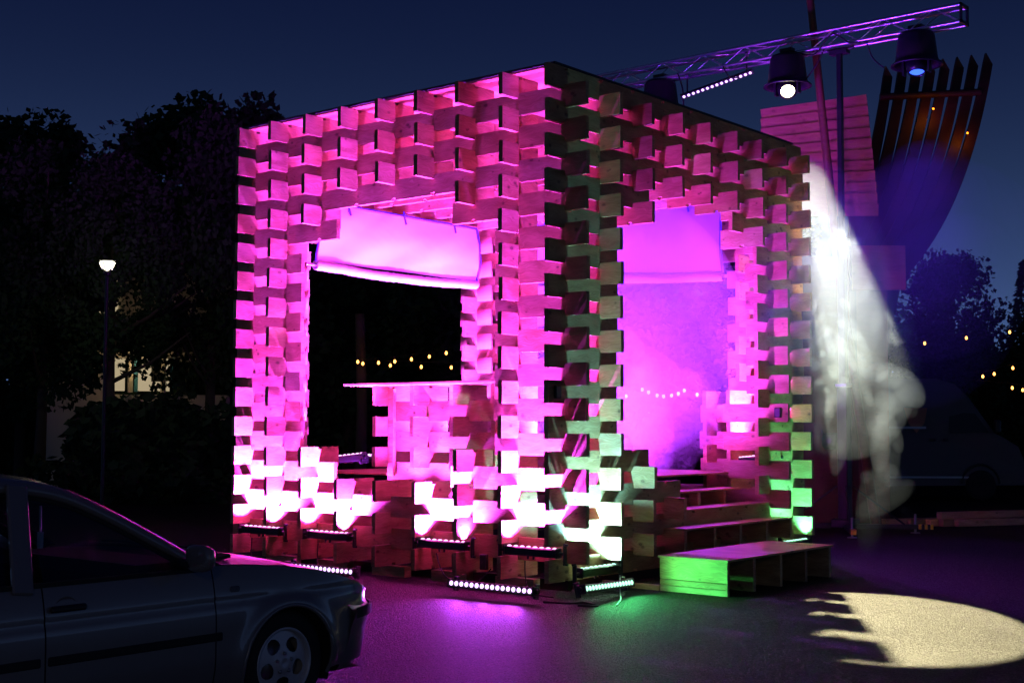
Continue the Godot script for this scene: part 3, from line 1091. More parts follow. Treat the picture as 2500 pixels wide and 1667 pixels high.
		# centre pillars
		for pz in [[7.10, 7.20], [8.02, 8.12]]:
			st = st_new()
			for e in [0.0]:
				cbox(st, Vector3(s * 0.735, 1.11, pz[0] + 0.10), Vector3(0.03, 0.56, 0.11), 0.008, Basis(Vector3.BACK, s * 0.36) * Basis(Vector3.RIGHT, -0.12))
			obj(st, "door_pillar", M.paint, c)
		# side glass
		st = st_new()
		for seg in [[6.20, 7.10], [7.22, 8.03], [8.13, 8.75]]:
			var n := 10
			for k in n:
				var za := lerpf(seg[0], seg[1], k / float(n))
				var zb := lerpf(seg[0], seg[1], (k + 1) / float(n))
				var top := func(zq: float) -> Vector3:
					for kk in 120:
						var v: Vector3 = rail.call(kk / 120.0)
						if v.z >= zq:
							return Vector3((v.x - 0.004) * s, v.y - 0.02, zq)
					return Vector3(0.7 * s, 0.9, zq)
				quad(st, Vector3(s * 0.795, 0.88, za), top.call(za), top.call(zb), Vector3(s * 0.795, 0.88, zb))
		obj(st, "side_window", M.glass, c)
		st = st_new()
		box(st, Vector3(s * 0.80, 0.885, 7.45), Vector3(0.04, 0.022, 2.6))
		obj(st, "sill_trim", M.rubber, c)
		# quarter triangle behind the mirror
		st = st_new()
		var tx: float = s * 0.79
		st.add_vertex(Vector3(tx, 0.885, 6.12))
		st.add_vertex(Vector3(tx, 0.885, 6.34))
		st.add_vertex(Vector3(s * 0.75, 1.01, 6.33))
		obj(st, "window_corner", M.rubber, c)
	# roof
	st = st_new()
	st.set_smooth_group(1)
	for i in 20:
		for j in 24:
			var q := []
			for cc in [[i, j], [i, j + 1], [i + 1, j + 1], [i + 1, j]]:
				var u: float = -1.0 + cc[0] / 10.0
				var v: Vector3 = rail.call(lerpf(0.335, 0.80, cc[1] / 24.0))
				q.append(Vector3(u * (v.x - 0.05), v.y + 0.028 + 0.045 * (1.0 - u * u), v.z - (0.06 if cc[1] == 0 else 0.0) * (1.0 - u * u)))
			quad(st, q[0], q[1], q[2], q[3])
	obj(st, "roof", M.paint, c)
	# windscreen
	st = st_new()
	st.set_smooth_group(1)
	for i in 12:
		for j in 8:
			var q := []
			for cc in [[i, j], [i, j + 1], [i + 1, j + 1], [i + 1, j]]:
				var u: float = -1.0 + cc[0] / 6.0
				var v: Vector3 = rail.call(lerpf(0.0, 0.34, cc[1] / 8.0))
				q.append(Vector3(u * (v.x - 0.03), v.y + 0.01 + 0.03 * (1 - u * u), v.z - 0.16 * (1.0 - u * u)))
			quad(st, q[0], q[1], q[2], q[3])
	obj(st, "windscreen", M.dusty, c)
	st = st_new()
	box(st, Vector3(0, 0.915, 5.98), Vector3(1.4, 0.02, 0.22), Basis(Vector3.RIGHT, 0.15))
	obj(st, "cowl", M.rubber, c)
	for w in [[-0.5, 0.1], [0.1, 0.66]]:
		st = st_new()
		tube(st, [Vector3(w[0], 0.955, 5.90), Vector3((w[0] + w[1]) / 2, 0.965, 5.92), Vector3(w[1], 0.945, 5.99)], 0.008, -1, 5)
		obj(st, "wiper", M.rubber, c)
	# interior
	st = st_new()
	cbox(st, Vector3(0, 0.80, 6.28), Vector3(1.42, 0.24, 0.5), 0.06)
	obj(st, "dashboard", M.rubber, c)
	st = st_new()
	var ring := []
	var sb := Basis(Vector3.RIGHT, 0.42)
	for k in 25:
		ring.append(Vector3(-0.36, 0.93, 6.62) + sb * Vector3(cos(TAU * k / 24.0) * 0.185, sin(TAU * k / 24.0) * 0.185, 0))
	tube(st, ring, 0.017, -1, 6, false)
	for a in [0.2, PI - 0.2, PI * 1.5]:
		tube(st, [Vector3(-0.36, 0.93, 6.60), Vector3(-0.36, 0.93, 6.62) + sb * Vector3(cos(a) * 0.18, sin(a) * 0.18, 0)], 0.016, -1, 5)
	tube(st, [Vector3(-0.36, 0.93, 6.61), Vector3(-0.36, 0.86, 6.42)], 0.04, -1, 8)
	obj(st, "steering_wheel", M.rubber, c)
	for x in [-0.36, 0.36]:
		st = st_new()
		cbox(st, Vector3(x, 0.50, 6.95), Vector3(0.5, 0.2, 0.52), 0.06)
		cbox(st, Vector3(x, 0.80, 7.26), Vector3(0.5, 0.62, 0.16), 0.06, Basis(Vector3.RIGHT, 0.25))
		cbox(st, Vector3(x, 1.17, 7.36), Vector3(0.27, 0.17, 0.1), 0.04, Basis(Vector3.RIGHT, 0.2))
		obj(st, "seat", M.rubber, c)
	st = st_new()
	cbox(st, Vector3(0, 0.74, 8.1), Vector3(1.3, 0.6, 0.18), 0.05, Basis(Vector3.RIGHT, 0.25))
	obj(st, "seat", M.rubber, c)
	st = st_new()
	cbox(st, Vector3(0, 1.25, 6.62), Vector3(0.22, 0.06, 0.03), 0.012)
	tube(st, [Vector3(0, 1.28, 6.62), Vector3(0, 1.35, 6.7)], 0.01, -1, 5)
	obj(st, "rear_view_mirror", M.black, c)
	st = st_new()
	tube(st, [Vector3(0.0, 1.22, 6.64), Vector3(0.005, 1.06, 6.64)], 0.007, -1, 5)
	box(st, Vector3(0.005, 1.03, 6.64), Vector3(0.03, 0.09, 0.02))
	obj(st, "hanging_charm", M.plastic, c)
	# roof bar foot
	for s in [1.0, -1.0]:
		st = st_new()
		cbox(st, Vector3(s * 0.56, 1.455, 7.38), Vector3(0.1, 0.11, 0.16), 0.02)
		obj(st, "roof_bar_foot", M.black, c)
	st = st_new()
	tube(st, [Vector3(-0.6, 1.51, 7.38), Vector3(0.6, 1.51, 7.38)], 0.018, -1, 8)
	obj(st, "roof_bar", M.black, c)

func wheel(c: Node3D, at: Vector3, s: float) -> void:
	var w := Node3D.new()
	w.name = "wheel"
	w.position = at
	w.rotation.z = -s * PI / 2
	c.add_child(w, true)
	var st := st_new()
	lathe(st, [Vector2(0.19, -0.08), Vector2(0.27, -0.09), Vector2(0.298, -0.07), Vector2(0.305, -0.04), Vector2(0.305, 0.05), Vector2(0.298, 0.075), Vector2(0.27, 0.095), Vector2(0.215, 0.092), Vector2(0.20, 0.085)], 40)
	obj(st, "tyre", M.rubber, w)
	st = st_new()
	# rim: ring, hub and five wide spokes with oval holes between
	lathe(st, [Vector2(0.205, 0.085), Vector2(0.198, 0.092), Vector2(0.188, 0.086), Vector2(0.182, 0.06), Vector2(0.18, -0.06)], 40)
	st.set_smooth_group(1)
	var f := func(r: float, a: float) -> Vector3:
		return Vector3(cos(a) * r, 0.078 - 0.018 * pow(r / 0.19, 2.0) + 0.012 * exp(-pow((r - 0.03) / 0.03, 2.0)), sin(a) * r)
	var nr := 34
	var na := 200
	for i in nr:
		for k in na:
			var r0 := 0.19 * i / nr
			var r1 := 0.19 * (i + 1) / nr
			var a0 := TAU * k / na
			var a1 := TAU * (k + 1) / na
			var rm := (r0 + r1) / 2
			var am := (a0 + a1) / 2
			var da := fposmod(am + PI / 5, TAU / 5) - PI / 5
			var hole := pow((rm - 0.122) / 0.042, 2.0) + pow(da * rm / 0.046, 2.0) < 1.0
			if not hole:
				quad(st, f.call(r0, a0), f.call(r1, a0), f.call(r1, a1), f.call(r0, a1))
	st.set_smooth_group(-1)
	obj(st, "rim", M.alloy, w)
	for k in 5:
		st = st_new()
		lathe(st, [Vector2(0, 0.012), Vector2(0.01, 0.01), Vector2(0.011, 0)], 8, Transform3D(Basis.IDENTITY, Vector3(cos(TAU * k / 5 + 0.63) * 0.055, 0.083, sin(TAU * k / 5 + 0.63) * 0.055)))
		obj(st, "wheel_bolt", M.steel, w)
	st = st_new()
	lathe(st, [Vector2(0.0, 0.03), Vector2(0.14, 0.03), Vector2(0.14, 0.01), Vector2(0, 0.01)], 24)
	obj(st, "brake_disc", M.steel, w)

# ------------------------------------------------------------------ surroundings
func van() -> void:
	var v := thing("delivery_van", "dark unlit high-roofed van standing behind the smoke at the right", "van", Vector3(-2.1, 0, -19.7))
	v.basis = towards(Vector3.UP, Vector3(0.78, 0, -0.62))
	# local x forward (nose at 0), z towards the viewer side at 0 .. width to -2
	var prof := [Vector2(0.02, 0.35), Vector2(0.05, 0.7), Vector2(0.0, 0.95), Vector2(-0.10, 1.2), Vector2(-0.45, 1.42), Vector2(-0.62, 1.5), Vector2(-1.15, 2.3), Vector2(-1.45, 2.6), Vector2(-1.9, 2.72), Vector2(-5.4, 2.74), Vector2(-5.5, 2.6), Vector2(-5.52, 0.4), Vector2(-5.4, 0.3)]
	var st := st_new()
	for k in prof.size() - 1:
		var a: Vector2 = prof[k]
		var b: Vector2 = prof[k + 1]
		var ia := 0.12 if a.y > 1.6 else 0.0
		var ib := 0.12 if b.y > 1.6 else 0.0
		quad(st, Vector3(a.x, a.y, -ia), Vector3(b.x, b.y, -ib), Vector3(b.x, b.y, -2.0 + ib), Vector3(a.x, a.y, -2.0 + ia))
	var poly := PackedVector2Array()
	for p in prof:
		poly.append(p)
	var tri := Geometry2D.triangulate_polygon(poly)
	for zz in [0, 1]:
		for t in tri:
			var p := poly[t]
			var ins := 0.12 if p.y > 1.6 else 0.0
			st.add_vertex(Vector3(p.x, p.y, -ins if zz == 0 else -2.0 + ins))
	obj(st, "body", M.vanpaint, v)
	for wx in [-0.95, -4.4]:
		st = st_new()
		lathe(st, [Vector2(0.0, -0.1), Vector2(0.3, -0.1), Vector2(0.34, -0.06), Vector2(0.34, 0.08), Vector2(0.3, 0.12), Vector2(0.2, 0.1), Vector2(0, 0.08)], 24, Transform3D(Basis(Vector3.RIGHT, PI / 2), Vector3(wx, 0.34, -0.06)))
		obj(st, "wheel", M.rubber, v)
		st = st_new()
		var ap := []
		for k in 17:
			var a := PI * k / 16
			ap.append(Vector3(wx + cos(a) * 0.42, 0.38 + sin(a) * 0.42, 0.01))
		tube(st, ap, 0.03, -1, 6)
		obj(st, "arch_trim", M.black, v)
	st = st_new()
	var g := [Vector3(-0.75, 1.52, 0.015), Vector3(-1.22, 2.22, -0.09), Vector3(-1.62, 2.24, -0.09), Vector3(-1.62, 1.5, 0.015)]
	quad(st, g[0], g[1], g[2], g[3])
	obj(st, "cab_window", M.black, v)
	st = st_new()
	box(st, Vector3(-3.3, 1.62, 0.02), Vector3(2.3, 0.05, 0.02))
	obj(st, "slide_rail", M.steel, v)
	st = st_new()
	box(st, Vector3(-2.7, 0.52, 0.02), Vector3(3.0, 0.04, 0.02))
	obj(st, "side_trim", M.steel, v)
	for x in [-1.72, -2.0]:
		st = st_new()
		cbox(st, Vector3(x, 1.35, 0.03), Vector3(0.12, 0.06, 0.04), 0.01)
		obj(st, "door_handle", M.black, v)
	# faded badge on the side: a shield with a band
	st = st_new()
	for s in [[Vector3(-2.62, 2.06, 0.0), Vector3(-2.1, 2.06, 0.0), Vector3(-2.18, 1.72, 0.012), Vector3(-2.54, 1.72, 0.012)]]:
		quad(st, s[0] + Vector3(0, 0, -0.02), s[1] + Vector3(0, 0, -0.02), s[2] + Vector3(0, 0, 0.01), s[3] + Vector3(0, 0, 0.01))
	st.add_vertex(Vector3(-2.54, 1.72, 0.022))
	st.add_vertex(Vector3(-2.18, 1.72, 0.022))
	st.add_vertex(Vector3(-2.36, 1.5, 0.022))
	obj(st, "emblem", mat(lin(0.35, 0.12, 0.06), 0.3, 0.4), v)
	st = st_new()
	cbox(st, Vector3(-0.62, 1.65, 0.18), Vector3(0.12, 0.3, 0.2), 0.03)
	obj(st, "mirror", M.black, v)

func timber_pile() -> void:
	var specs := [[-1.35, -10.6, 0.06, 2.4, -0.55], [-1.05, -10.9, 0.06, 2.6, -0.5], [-0.75, -11.0, 0.06, 2.6, -0.5], [-0.55, -11.05, 0.06, 2.5, -0.46], [-0.6, -11.1, 0.18, 2.6, -0.5], [-0.35, -11.2, 0.06, 2.7, -0.52], [0.25, -12.4, 0.06, 2.6, -0.62], [0.5, -12.5, 0.06, 2.6, -0.6], [0.75, -12.55, 0.06, 2.4, -0.6], [0.42, -12.6, 0.18, 2.4, -0.5], [0.65, -12.8, 0.18, 2.2, -0.8], [1.0, -12.7, 0.06, 2.4, -0.55]]
	var words := ["leftmost sawn timber of the pile on the ground", "second sawn timber from the left of the pile", "third sawn timber from the left, lying flat", "fourth sawn timber from the left, lying flat", "sawn timber lying on top of the left heap", "sawn timber at the right edge of the left heap", "first sawn timber of the right heap by the van", "second flat timber of the right heap by the van", "third flat timber of the right heap by the van", "timber on top of the right heap, slightly turned", "timber across the top of the right heap", "rightmost sawn timber by the van"]
	for k in specs.size():
		var s: Array = specs[k]
		var st := st_new()
		cbox(st, Vector3(0, 0, -s[3] / 2), Vector3(0.13, 0.11, s[3]), 0.005)
		var o := obj(st, "sawn_timber", M.wood[k % 5], self)
		o.position = Vector3(s[0], s[2], s[1])
		o.rotation.y = s[4]
		tag(o, words[k], "timber", "sawn timbers piled on the ground")

func sculpture() -> void:
	var s := thing("timber_sculpture", "tall dark timber sculpture with curved pointed slats and a clapboard side", "sculpture", Vector3.ZERO)
	# picture-plane like frame of the sculpture: right vector and facing
	var o := Vector3(-2.23, 0, -12.0)
	var rx := Vector3(0.78, 0, -0.625)
	var fw := Vector3(0.625, 0, 0.78)
	# slat centre lines as (right, up)
	for k in 8:
		var t := k / 7.0
		var pts := []
		var n := 22
		for i in n + 1:
			var v := float(i) / n
			var b0 := Vector2(-0.35 + 0.5 * t, 4.6 - 0.55 * t)
			var b1 := Vector2(-0.05 + 1.40 * t, 5.5 - 0.55 * t)
			var b2 := Vector2(0.42 + 1.66 * t, 6.9 - 0.3 * t)
			var b3 := Vector2(0.78 + 1.88 * t, 8.35 + 0.22 * t)
			var p := b0.bezier_interpolate(b1, b2, b3, v)
			var bow := -1.3 * pow(v, 1.6) + 0.12 * t
			pts.append([p, bow, v])
		var st := st_new()
		for i in n:
			var q := []
			for e in [0, 1]:
				var a: Array = pts[i + e]
				var p: Vector2 = a[0]
				var d: Vector2 = (pts[mini(i + e + 1, n)][0] - pts[maxi(i + e - 1, 0)][0]).normalized()
				var nrm := Vector2(d.y, -d.x)
				var w := lerpf(0.14, 0.085, pow(a[2], 0.7))
				var base: Vector3 = o + fw * a[1]
				q.append([base + rx * (p.x - nrm.x * w) + Vector3.UP * (p.y - nrm.y * w), base + rx * (p.x + nrm.x * w) + Vector3.UP * (p.y + nrm.y * w)])
			var th := fw * 0.05
			quad(st, q[0][0] + th, q[1][0] + th, q[1][1] + th, q[0][1] + th)
			quad(st, q[0][1] - th, q[1][1] - th, q[1][0] - th, q[0][0] - th)
			quad(st, q[0][0] - th, q[1][0] - th, q[1][0] + th, q[0][0] + th)
			quad(st, q[0][1] + th, q[1][1] + th, q[1][1] - th, q[0][1] - th)
			if i == n - 1:
				var mid: Vector3 = (q[1][0] + q[1][1]) / 2 + Vector3.UP * 0.2 - rx * 0.04
				for g in [th, -th]:
					st.add_vertex(q[1][0] + g)
					st.add_vertex(mid + g)
					st.add_vertex(q[1][1] + g)
				quad(st, q[1][0] - th, mid - th, mid + th, q[1][0] + th)
				quad(st, mid - th, q[1][1] - th, q[1][1] + th, mid + th)
		obj(st, "slat", M.tarred, s)
	# cross bar
	var st := st_new()
	var cb0 := o + rx * 0.55 + Vector3.UP * 7.88 - fw * 1.0
	var cb1 := o + rx * 2.42 + Vector3.UP * 7.95 - fw * 0.9
	tube(st, [cb0, cb1], 0.07, -1, 6)
	obj(st, "cross_bar", M.tarred, s)
	# hull below: curved sheet that ends on the ground box
	st = st_new()
	st.set_smooth_group(1)
	var hull := func(u: float, v: float) -> Vector3:
		var left := Vector2(-0.55, lerpf(0.0, 4.6, v))
		var right := Vector2(0.0 + 0.75 * pow(v, 1.6), lerpf(0.0, 4.75, v))
		var p := left.lerp(right, u)
		return o + rx * p.x + Vector3.UP * p.y + fw * (0.18 * sin(u * PI))
	for i in 8:
		for j in 16:
			quad(st, hull.call(i / 8.0, j / 16.0), hull.call(i / 8.0, (j + 1) / 16.0), hull.call((i + 1) / 8.0, (j + 1) / 16.0), hull.call((i + 1) / 8.0, j / 16.0))
			var bk := -fw * 0.3
			quad(st, bk + hull.call(i / 8.0, j / 16.0), bk + hull.call((i + 1) / 8.0, j / 16.0), bk + hull.call((i + 1) / 8.0, (j + 1) / 16.0), bk + hull.call(i / 8.0, (j + 1) / 16.0))
	obj(st, "hull", M.tarred, s)
	# boxy foot
	st = st_new()
	box(st, Vector3(-2.35, 2.3, -10.95), Vector3(1.75, 4.6, 0.3), towards(Vector3.UP, rx))
	obj(st, "foot", M.pole, s)
	# clapboards: eleven lapped boards
	var c0 := Vector3(-2.95, 0, -9.45)
	var cr := Vector3(0.78, 0, -0.625)
	for k in 11:
		var y := 5.22 + k * 0.172
		var wl := 1.98 - 0.016 * k
		st = st_new()
		var lean := Basis(fw, 0.013 * k + 0.01) * towards(Vector3.UP + fw * 0.16, cr)
		box(st, c0 + cr * (wl / 2) + Vector3.UP * (y + 0.09 + 0.004 * k), Vector3(wl, 0.205, 0.022), lean)
		obj(st, "clapboard", M.siding, s)
	st = st_new()
	box(st, Vector3(-1.62, 4.32, -10.9) + fw * 0.4, Vector3(0.9, 0.75, 0.04), towards(Vector3.UP, rx))
	obj(st, "panel", M.siding, s)
	for x in [0.25, 1.55]:
		st = st_new()
		box(st, c0 + cr * x - fw * 0.1 + Vector3.UP * 3.55, Vector3(0.1, 7.1, 0.1), towards(Vector3.UP, cr))
		obj(st, "post", M.tarred, s)
	# small warm lamps set behind the slats
	var amber := glow(Color(1.0, 0.45, 0.08), 8.0)
	for p in [[1.42, 7.55, -0.55], [1.98, 7.05, -0.35]]:
		st = st_new()
		var at: Vector3 = o + rx * p[0] + Vector3.UP * p[1] + fw * p[2]
		lathe(st, [Vector2(0, -0.02), Vector2(0.018, -0.01), Vector2(0.02, 0.005), Vector2(0, 0.02)], 8, Transform3D(Basis.IDENTITY, at))
		obj(st, "small_lamp", amber, s)
		omni(s, at, Color(1.0, 0.5, 0.12), 0.05, 0.02)
	# leaning pole
	st = st_new()
	tube(st, [Vector3(-1.35, 0.0, -10.3), Vector3(-1.62, 4.1, -9.62), Vector3(-1.95, 9.2, -9.25)], 0.085, 0.06, 10)
	var lp := obj(st, "leaning_pole", M.pole, self)
	tag(lp, "thin wooden pole leaning up past the truss in front of the clapboards", "pole")

func bulb_string(label: String, pts: Array, ends: Array) -> void:
	var b := thing("string_lights", label, "string lights", Vector3.ZERO, "warm bulb strings")
	var st := st_new()
	lathe(st, [Vector2(0, -0.05), Vector2(0.022, -0.038), Vector2(0.03, -0.012), Vector2(0.022, 0.018), Vector2(0.012, 0.035)], 10)
	var bm := done(st)
	var ss := st_new()
	tube(ss, [Vector3(0, 0.03, 0), Vector3(0, 0.1, 0)], 0.016, -1, 6)
	var sm := done(ss)
	var cp := []
	for p in ends[0]:
		cp.append(p)
	for p in pts:
		put(bm, "bulb", M.warmbulb, b, Transform3D(Basis.IDENTITY, p))
		put(sm, "socket", M.black, b, Transform3D(Basis.IDENTITY, p))
		cp.append(p + Vector3(0, 0.1, 0))
	for p in ends[1]:
		cp.append(p)
	st = st_new()
	tube(st, cp, 0.008, -1, 4)
	obj(st, "wire", M.rubber, b)

func leaf_crown(seed_: int, w: float, h: float, n: int, lobes: int) -> ArrayMesh:
	var r := RandomNumberGenerator.new()
	r.seed = seed_
	var blobs := []
	for k in lobes:
		var a := r.randf() * TAU
		var y := r.randf()
		var rad := (0.25 + 0.75 * sin(clampf(0.15 + y * 0.85, 0, 1) * PI)) * w * 0.5 * sqrt(r.randf())
		blobs.append([Vector3(cos(a) * rad, y * h, sin(a) * rad), r.randf_range(0.10, 0.24) * w])
	var vs := PackedVector3Array()
	var ns := PackedVector3Array()
	for k in n:
		var b: Array = blobs[r.randi_range(0, lobes - 1)]
		var d := Vector3(r.randfn(), r.randfn(), r.randfn()).normalized()
		var p: Vector3 = b[0] + d * b[1] * pow(r.randf(), 0.4) * Vector3(1, 0.85, 1)
		var u := Vector3(r.randfn(), r.randfn() * 0.6, r.randfn()).normalized()
		var v := u.cross(Vector3(r.randfn(), r.randfn(), r.randfn())).normalized()
		var s := r.randf_range(0.09, 0.19)
		var q := [p - u * s, p - u * s * 0.1 + v * s * 0.62, p + u * s, p - u * s * 0.1 - v * s * 0.62]
		var nn := u.cross(v)
		for i in [0, 1, 2, 0, 2, 3]:
			vs.append(q[i])
			ns.append(nn)
	var arr := []
	arr.resize(Mesh.ARRAY_MAX)
	arr[Mesh.ARRAY_VERTEX] = vs
	arr[Mesh.ARRAY_NORMAL] = ns
	var m := ArrayMesh.new()
	m.add_surface_from_arrays(Mesh.PRIMITIVE_TRIANGLES, arr)
	return m

func trees() -> void:
	var crowns := [leaf_crown(1, 7.0, 8.0, 17000, 60), leaf_crown(2, 6.0, 7.5, 15000, 46), leaf_crown(3, 7.5, 6.5, 15000, 52)]
	var heights := [8.0, 7.5, 6.5]
	var trunks := []
	for k in 3:
		var st := st_new()
		tube(st, [Vector3(0, 0, 0), Vector3(0.05, 2.0, 0.04), Vector3(-0.05, 4.5, 0.1), Vector3(0.05, 8.0, 0.0)], 0.2, 0.06, 8)
		var r := RandomNumberGenerator.new()
		r.seed = 40 + k
		for b in 9:
			var a := r.randf() * TAU
			var y := r.randf_range(2.4, 7.0)
			var l := r.randf_range(1.3, 2.6)
			tube(st, [Vector3(0, y, 0), Vector3(cos(a) * l * 0.5, y + 0.5, sin(a) * l * 0.5), Vector3(cos(a) * l, y + 1.3, sin(a) * l)], 0.07, 0.02, 5)
		trunks.append(done(st))
	# x, z, crown top, kind, width scale
	var spots := [
		[-29.0, -7.0, 10.4, 2, 1.0, "leftmost dark tree behind the street lamp"],
		[-26.2, -9.6, 10.6, 0, 0.9, "broad dark tree left of the street lamp"],
		[-25.0, -12.5, 9.5, 1, 0.9, "dark tree with a low top just right of the street lamp"],
		[-22.6, -12.4, 11.0, 0, 0.85, "tall dark tree between the street lamp and the pavilion"],
		[-21.3, -13.7, 11.4, 1, 0.75, "tallest dark tree nearest the pavilion's left edge"],
		[-19.6, -15.2, 9.6, 2, 0.9, "dark tree directly behind the pavilion's left column"],
		[-31.0, -15.0, 9.0, 1, 1.2, "dark tree far back at the left edge"],
		[-27.0, -18.5, 9.0, 0, 1.2, "dark tree far back behind the blue-framed windows"],
		[-23.0, -20.5, 9.2, 2, 1.2, "dark tree far back left of the pavilion"],
		[-17.6, -13.9, 8.0, 2, 1.0, "dark tree seen through the window, behind the bulbs"],
		[-15.6, -17.6, 8.3, 0, 1.1, "dark tree seen through the window's right half"],
		[-13.5, -20.0, 8.0, 1, 1.2, "dark tree hidden behind the pavilion's near corner"],
		[-11.0, -23.5, 8.0, 0, 1.1, "dark tree behind the smoke in the doorway"],
		[-8.8, -25.5, 6.6, 2, 1.1, "dark tree behind the smoke right of the doorway"],
		[-6.4, -26.4, 6.7, 0, 0.8, "round dark tree under the curved slats at the right"],
		[-3.9, -28.2, 5.6, 2, 0.85, "low dark tree above the van"],
		[-1.6, -29.5, 5.9, 1, 0.8, "dark tree at the right edge behind the bulbs"],
		[-5.2, -31.0, 5.4, 1, 1.1, "far dark tree between the two right-hand trees"],
		[1.5, -31.0, 5.6, 0, 0.9, "rightmost dark tree behind the van's nose"]]
	for s in spots:
		var t := thing("broadleaf_tree", s[5], "tree", Vector3(s[0], 0, s[1]), "dark trees round the square", rng.randf() * TAU)
		var k: int = s[3]
		var sc: float = s[2] / (heights[k] + 2.6)
		put(trunks[k], "trunk", M.bark, t, Transform3D(Basis.IDENTITY.scaled(Vector3(sc, sc, sc)), Vector3.ZERO))
		put(crowns[k], "crown", M.leaf if rng.randf() < 0.5 else M.leaf2, t, Transform3D(Basis.IDENTITY.scaled(Vector3(sc * s[4], sc, sc * s[4])), Vector3(0, 1.7 * sc, 0)))
	var cam_at := Vector3(8.178, 0, 10.807)
	var low := [[40.0, 33.0, 7.9, 1, 0.55, 0.34, "narrow dark tree at the left edge before the pale house"], [112.0, 31.5, 7.4, 0, 0.42, 0.42, "leafy dark tree standing before the pale house's upper window"], [212.0, 33.0, 8.4, 2, 0.5, 0.36, "dark tree between the pale house and the pavilion"]]
	for s in low:
		var a := deg_to_rad(39.341) + atan((512.0 - s[0]) / 1349.0)
		var p: Vector3 = cam_at + Vector3(-sin(a), 0, -cos(a)) * s[1]
		var t := thing("broadleaf_tree", s[6], "tree", p, "dark trees round the square", s[0])
		var k: int = s[3]
		var base: float = s[2] * s[5]
		var sc: float = (s[2] - base) / heights[k]
		put(trunks[k], "trunk", M.bark, t, Transform3D(Basis.IDENTITY.scaled(Vector3(0.8, s[2] / 9.0, 0.8)), Vector3.ZERO))
		put(crowns[k], "crown", M.leaf, t, Transform3D(Basis.IDENTITY.scaled(Vector3(s[4], sc, s[4])), Vector3(0, base, 0)))
	var sb := leaf_crown(15, 2.6, 2.0, 3600, 26)
	for k in 9:
		var a := deg_to_rad(39.341) + atan((512.0 - (-10.0 + k * 27.0)) / 1349.0)
		var p: Vector3 = cam_at + Vector3(-sin(a), 0, -cos(a)) * ((31.0 if k > 3 else 43.0) + sin(k * 2.1))
		var o := put(sb, "garden_shrub", M.leaf2, self, Transform3D(Basis(Vector3.UP, k * 1.9).scaled(Vector3(1, 0.95 + 0.06 * sin(k * 3.0), 1)), p))
		tag(o, "dark shrub in the row in front of the pale house", "shrub", "shrubs before the pale house")
	# conifer at the right
	var ct := thing("conifer", "small pointed conifer rising above the trees at the right edge", "tree", Vector3(-4.6, 0, -27.6))
	var r := RandomNumberGenerator.new()
	r.seed = 77
	var st := st_new()
	tube(st, [Vector3.ZERO, Vector3(0, 6.2, 0)], 0.12, 0.01, 6)
	obj(st, "trunk", M.bark, ct)
	st = st_new()
	for k in 2600:
		var y := r.randf()
		var rad := (1.0 - y) * 1.2 * sqrt(r.randf()) + 0.03
		var a := r.randf() * TAU
		var p := Vector3(cos(a) * rad, 1.0 + y * 5.3 - rad * 0.35, sin(a) * rad)
		var d := Vector3(cos(a), -0.3, sin(a)).normalized() * 0.16
		var e := Vector3(r.randfn(), r.randfn(), r.randfn()) * 0.04
		st.add_vertex(p - e)
		st.add_vertex(p + d)
		st.add_vertex(p + e)
	obj(st, "crown", M.leaf2, ct)
	# hedge mass low behind everything: one dense belt
	var hb := leaf_crown(9, 4.0, 2.6, 5200, 34)
	var line := [Vector3(-36, 0, -6), Vector3(-33, 0, -19), Vector3(-22, 0, -21.5), Vector3(-12, 0, -26), Vector3(-4, 0, -33), Vector3(6, 0, -36)]
	var n := 0
	for k in line.size() - 1:
		var l: float = (line[k + 1] - line[k]).length()
		var m := int(l / 2.3)
		for i in m:
			var p: Vector3 = line[k].lerp(line[k + 1], float(i) / m)
			var o := put(hb, "hedge_shrub", M.leaf2, self, Transform3D(Basis(Vector3.UP, n * 2.4).scaled(Vector3(1.0, 1.15 + 0.2 * sin(n * 1.7), 1.0)), p + Vector3(0, -0.1, 0)))
			tag(o, "dark shrub in the unlit hedge at the far edge of the square", "shrub", "shrubs of the far hedge")
			n += 1

func street_lamp(label: String, at: Vector3, energy: float) -> void:
	var l := thing("street_lamp", label, "street lamp", at, "street lamps")
	var st := st_new()
	tube(st, [Vector3.ZERO, Vector3(0, 4.50, 0)], 0.04, 0.032, 10)
	obj(st, "post", M.blackmetal, l)
	st = st_new()
	lathe(st, [Vector2(0, 4.50), Vector2(0.07, 4.52), Vector2(0.07, 4.59), Vector2(0, 4.61)], 14)
	obj(st, "collar", M.blackmetal, l)
	var lm := glow(Color(0.98, 0.98, 0.86), 2.2)
	st = st_new()
	lathe(st, [Vector2(0.06, 4.63), Vector2(0.075, 4.645), Vector2(0.145, 4.75), Vector2(0.13, 4.785), Vector2(0.0, 4.79)], 6)
	obj(st, "lamp_shade", lm, l)
	for k in 6:
		st = st_new()
		var a := TAU * k / 6.0
		tube(st, [Vector3(cos(a) * 0.09, 4.62, sin(a) * 0.09), Vector3(cos(a) * 0.155, 4.76, sin(a) * 0.155)], 0.008, -1, 5)
		obj(st, "shade_rib", M.plastic, l)
	st = st_new()
	lathe(st, [Vector2(0.155, 4.79), Vector2(0.15, 4.81), Vector2(0, 4.83)], 14)
	obj(st, "cap", M.blackmetal, l)
	omni(l, Vector3(0, 4.71, 0), Color(1.0, 0.93, 0.80), energy, 0.05)

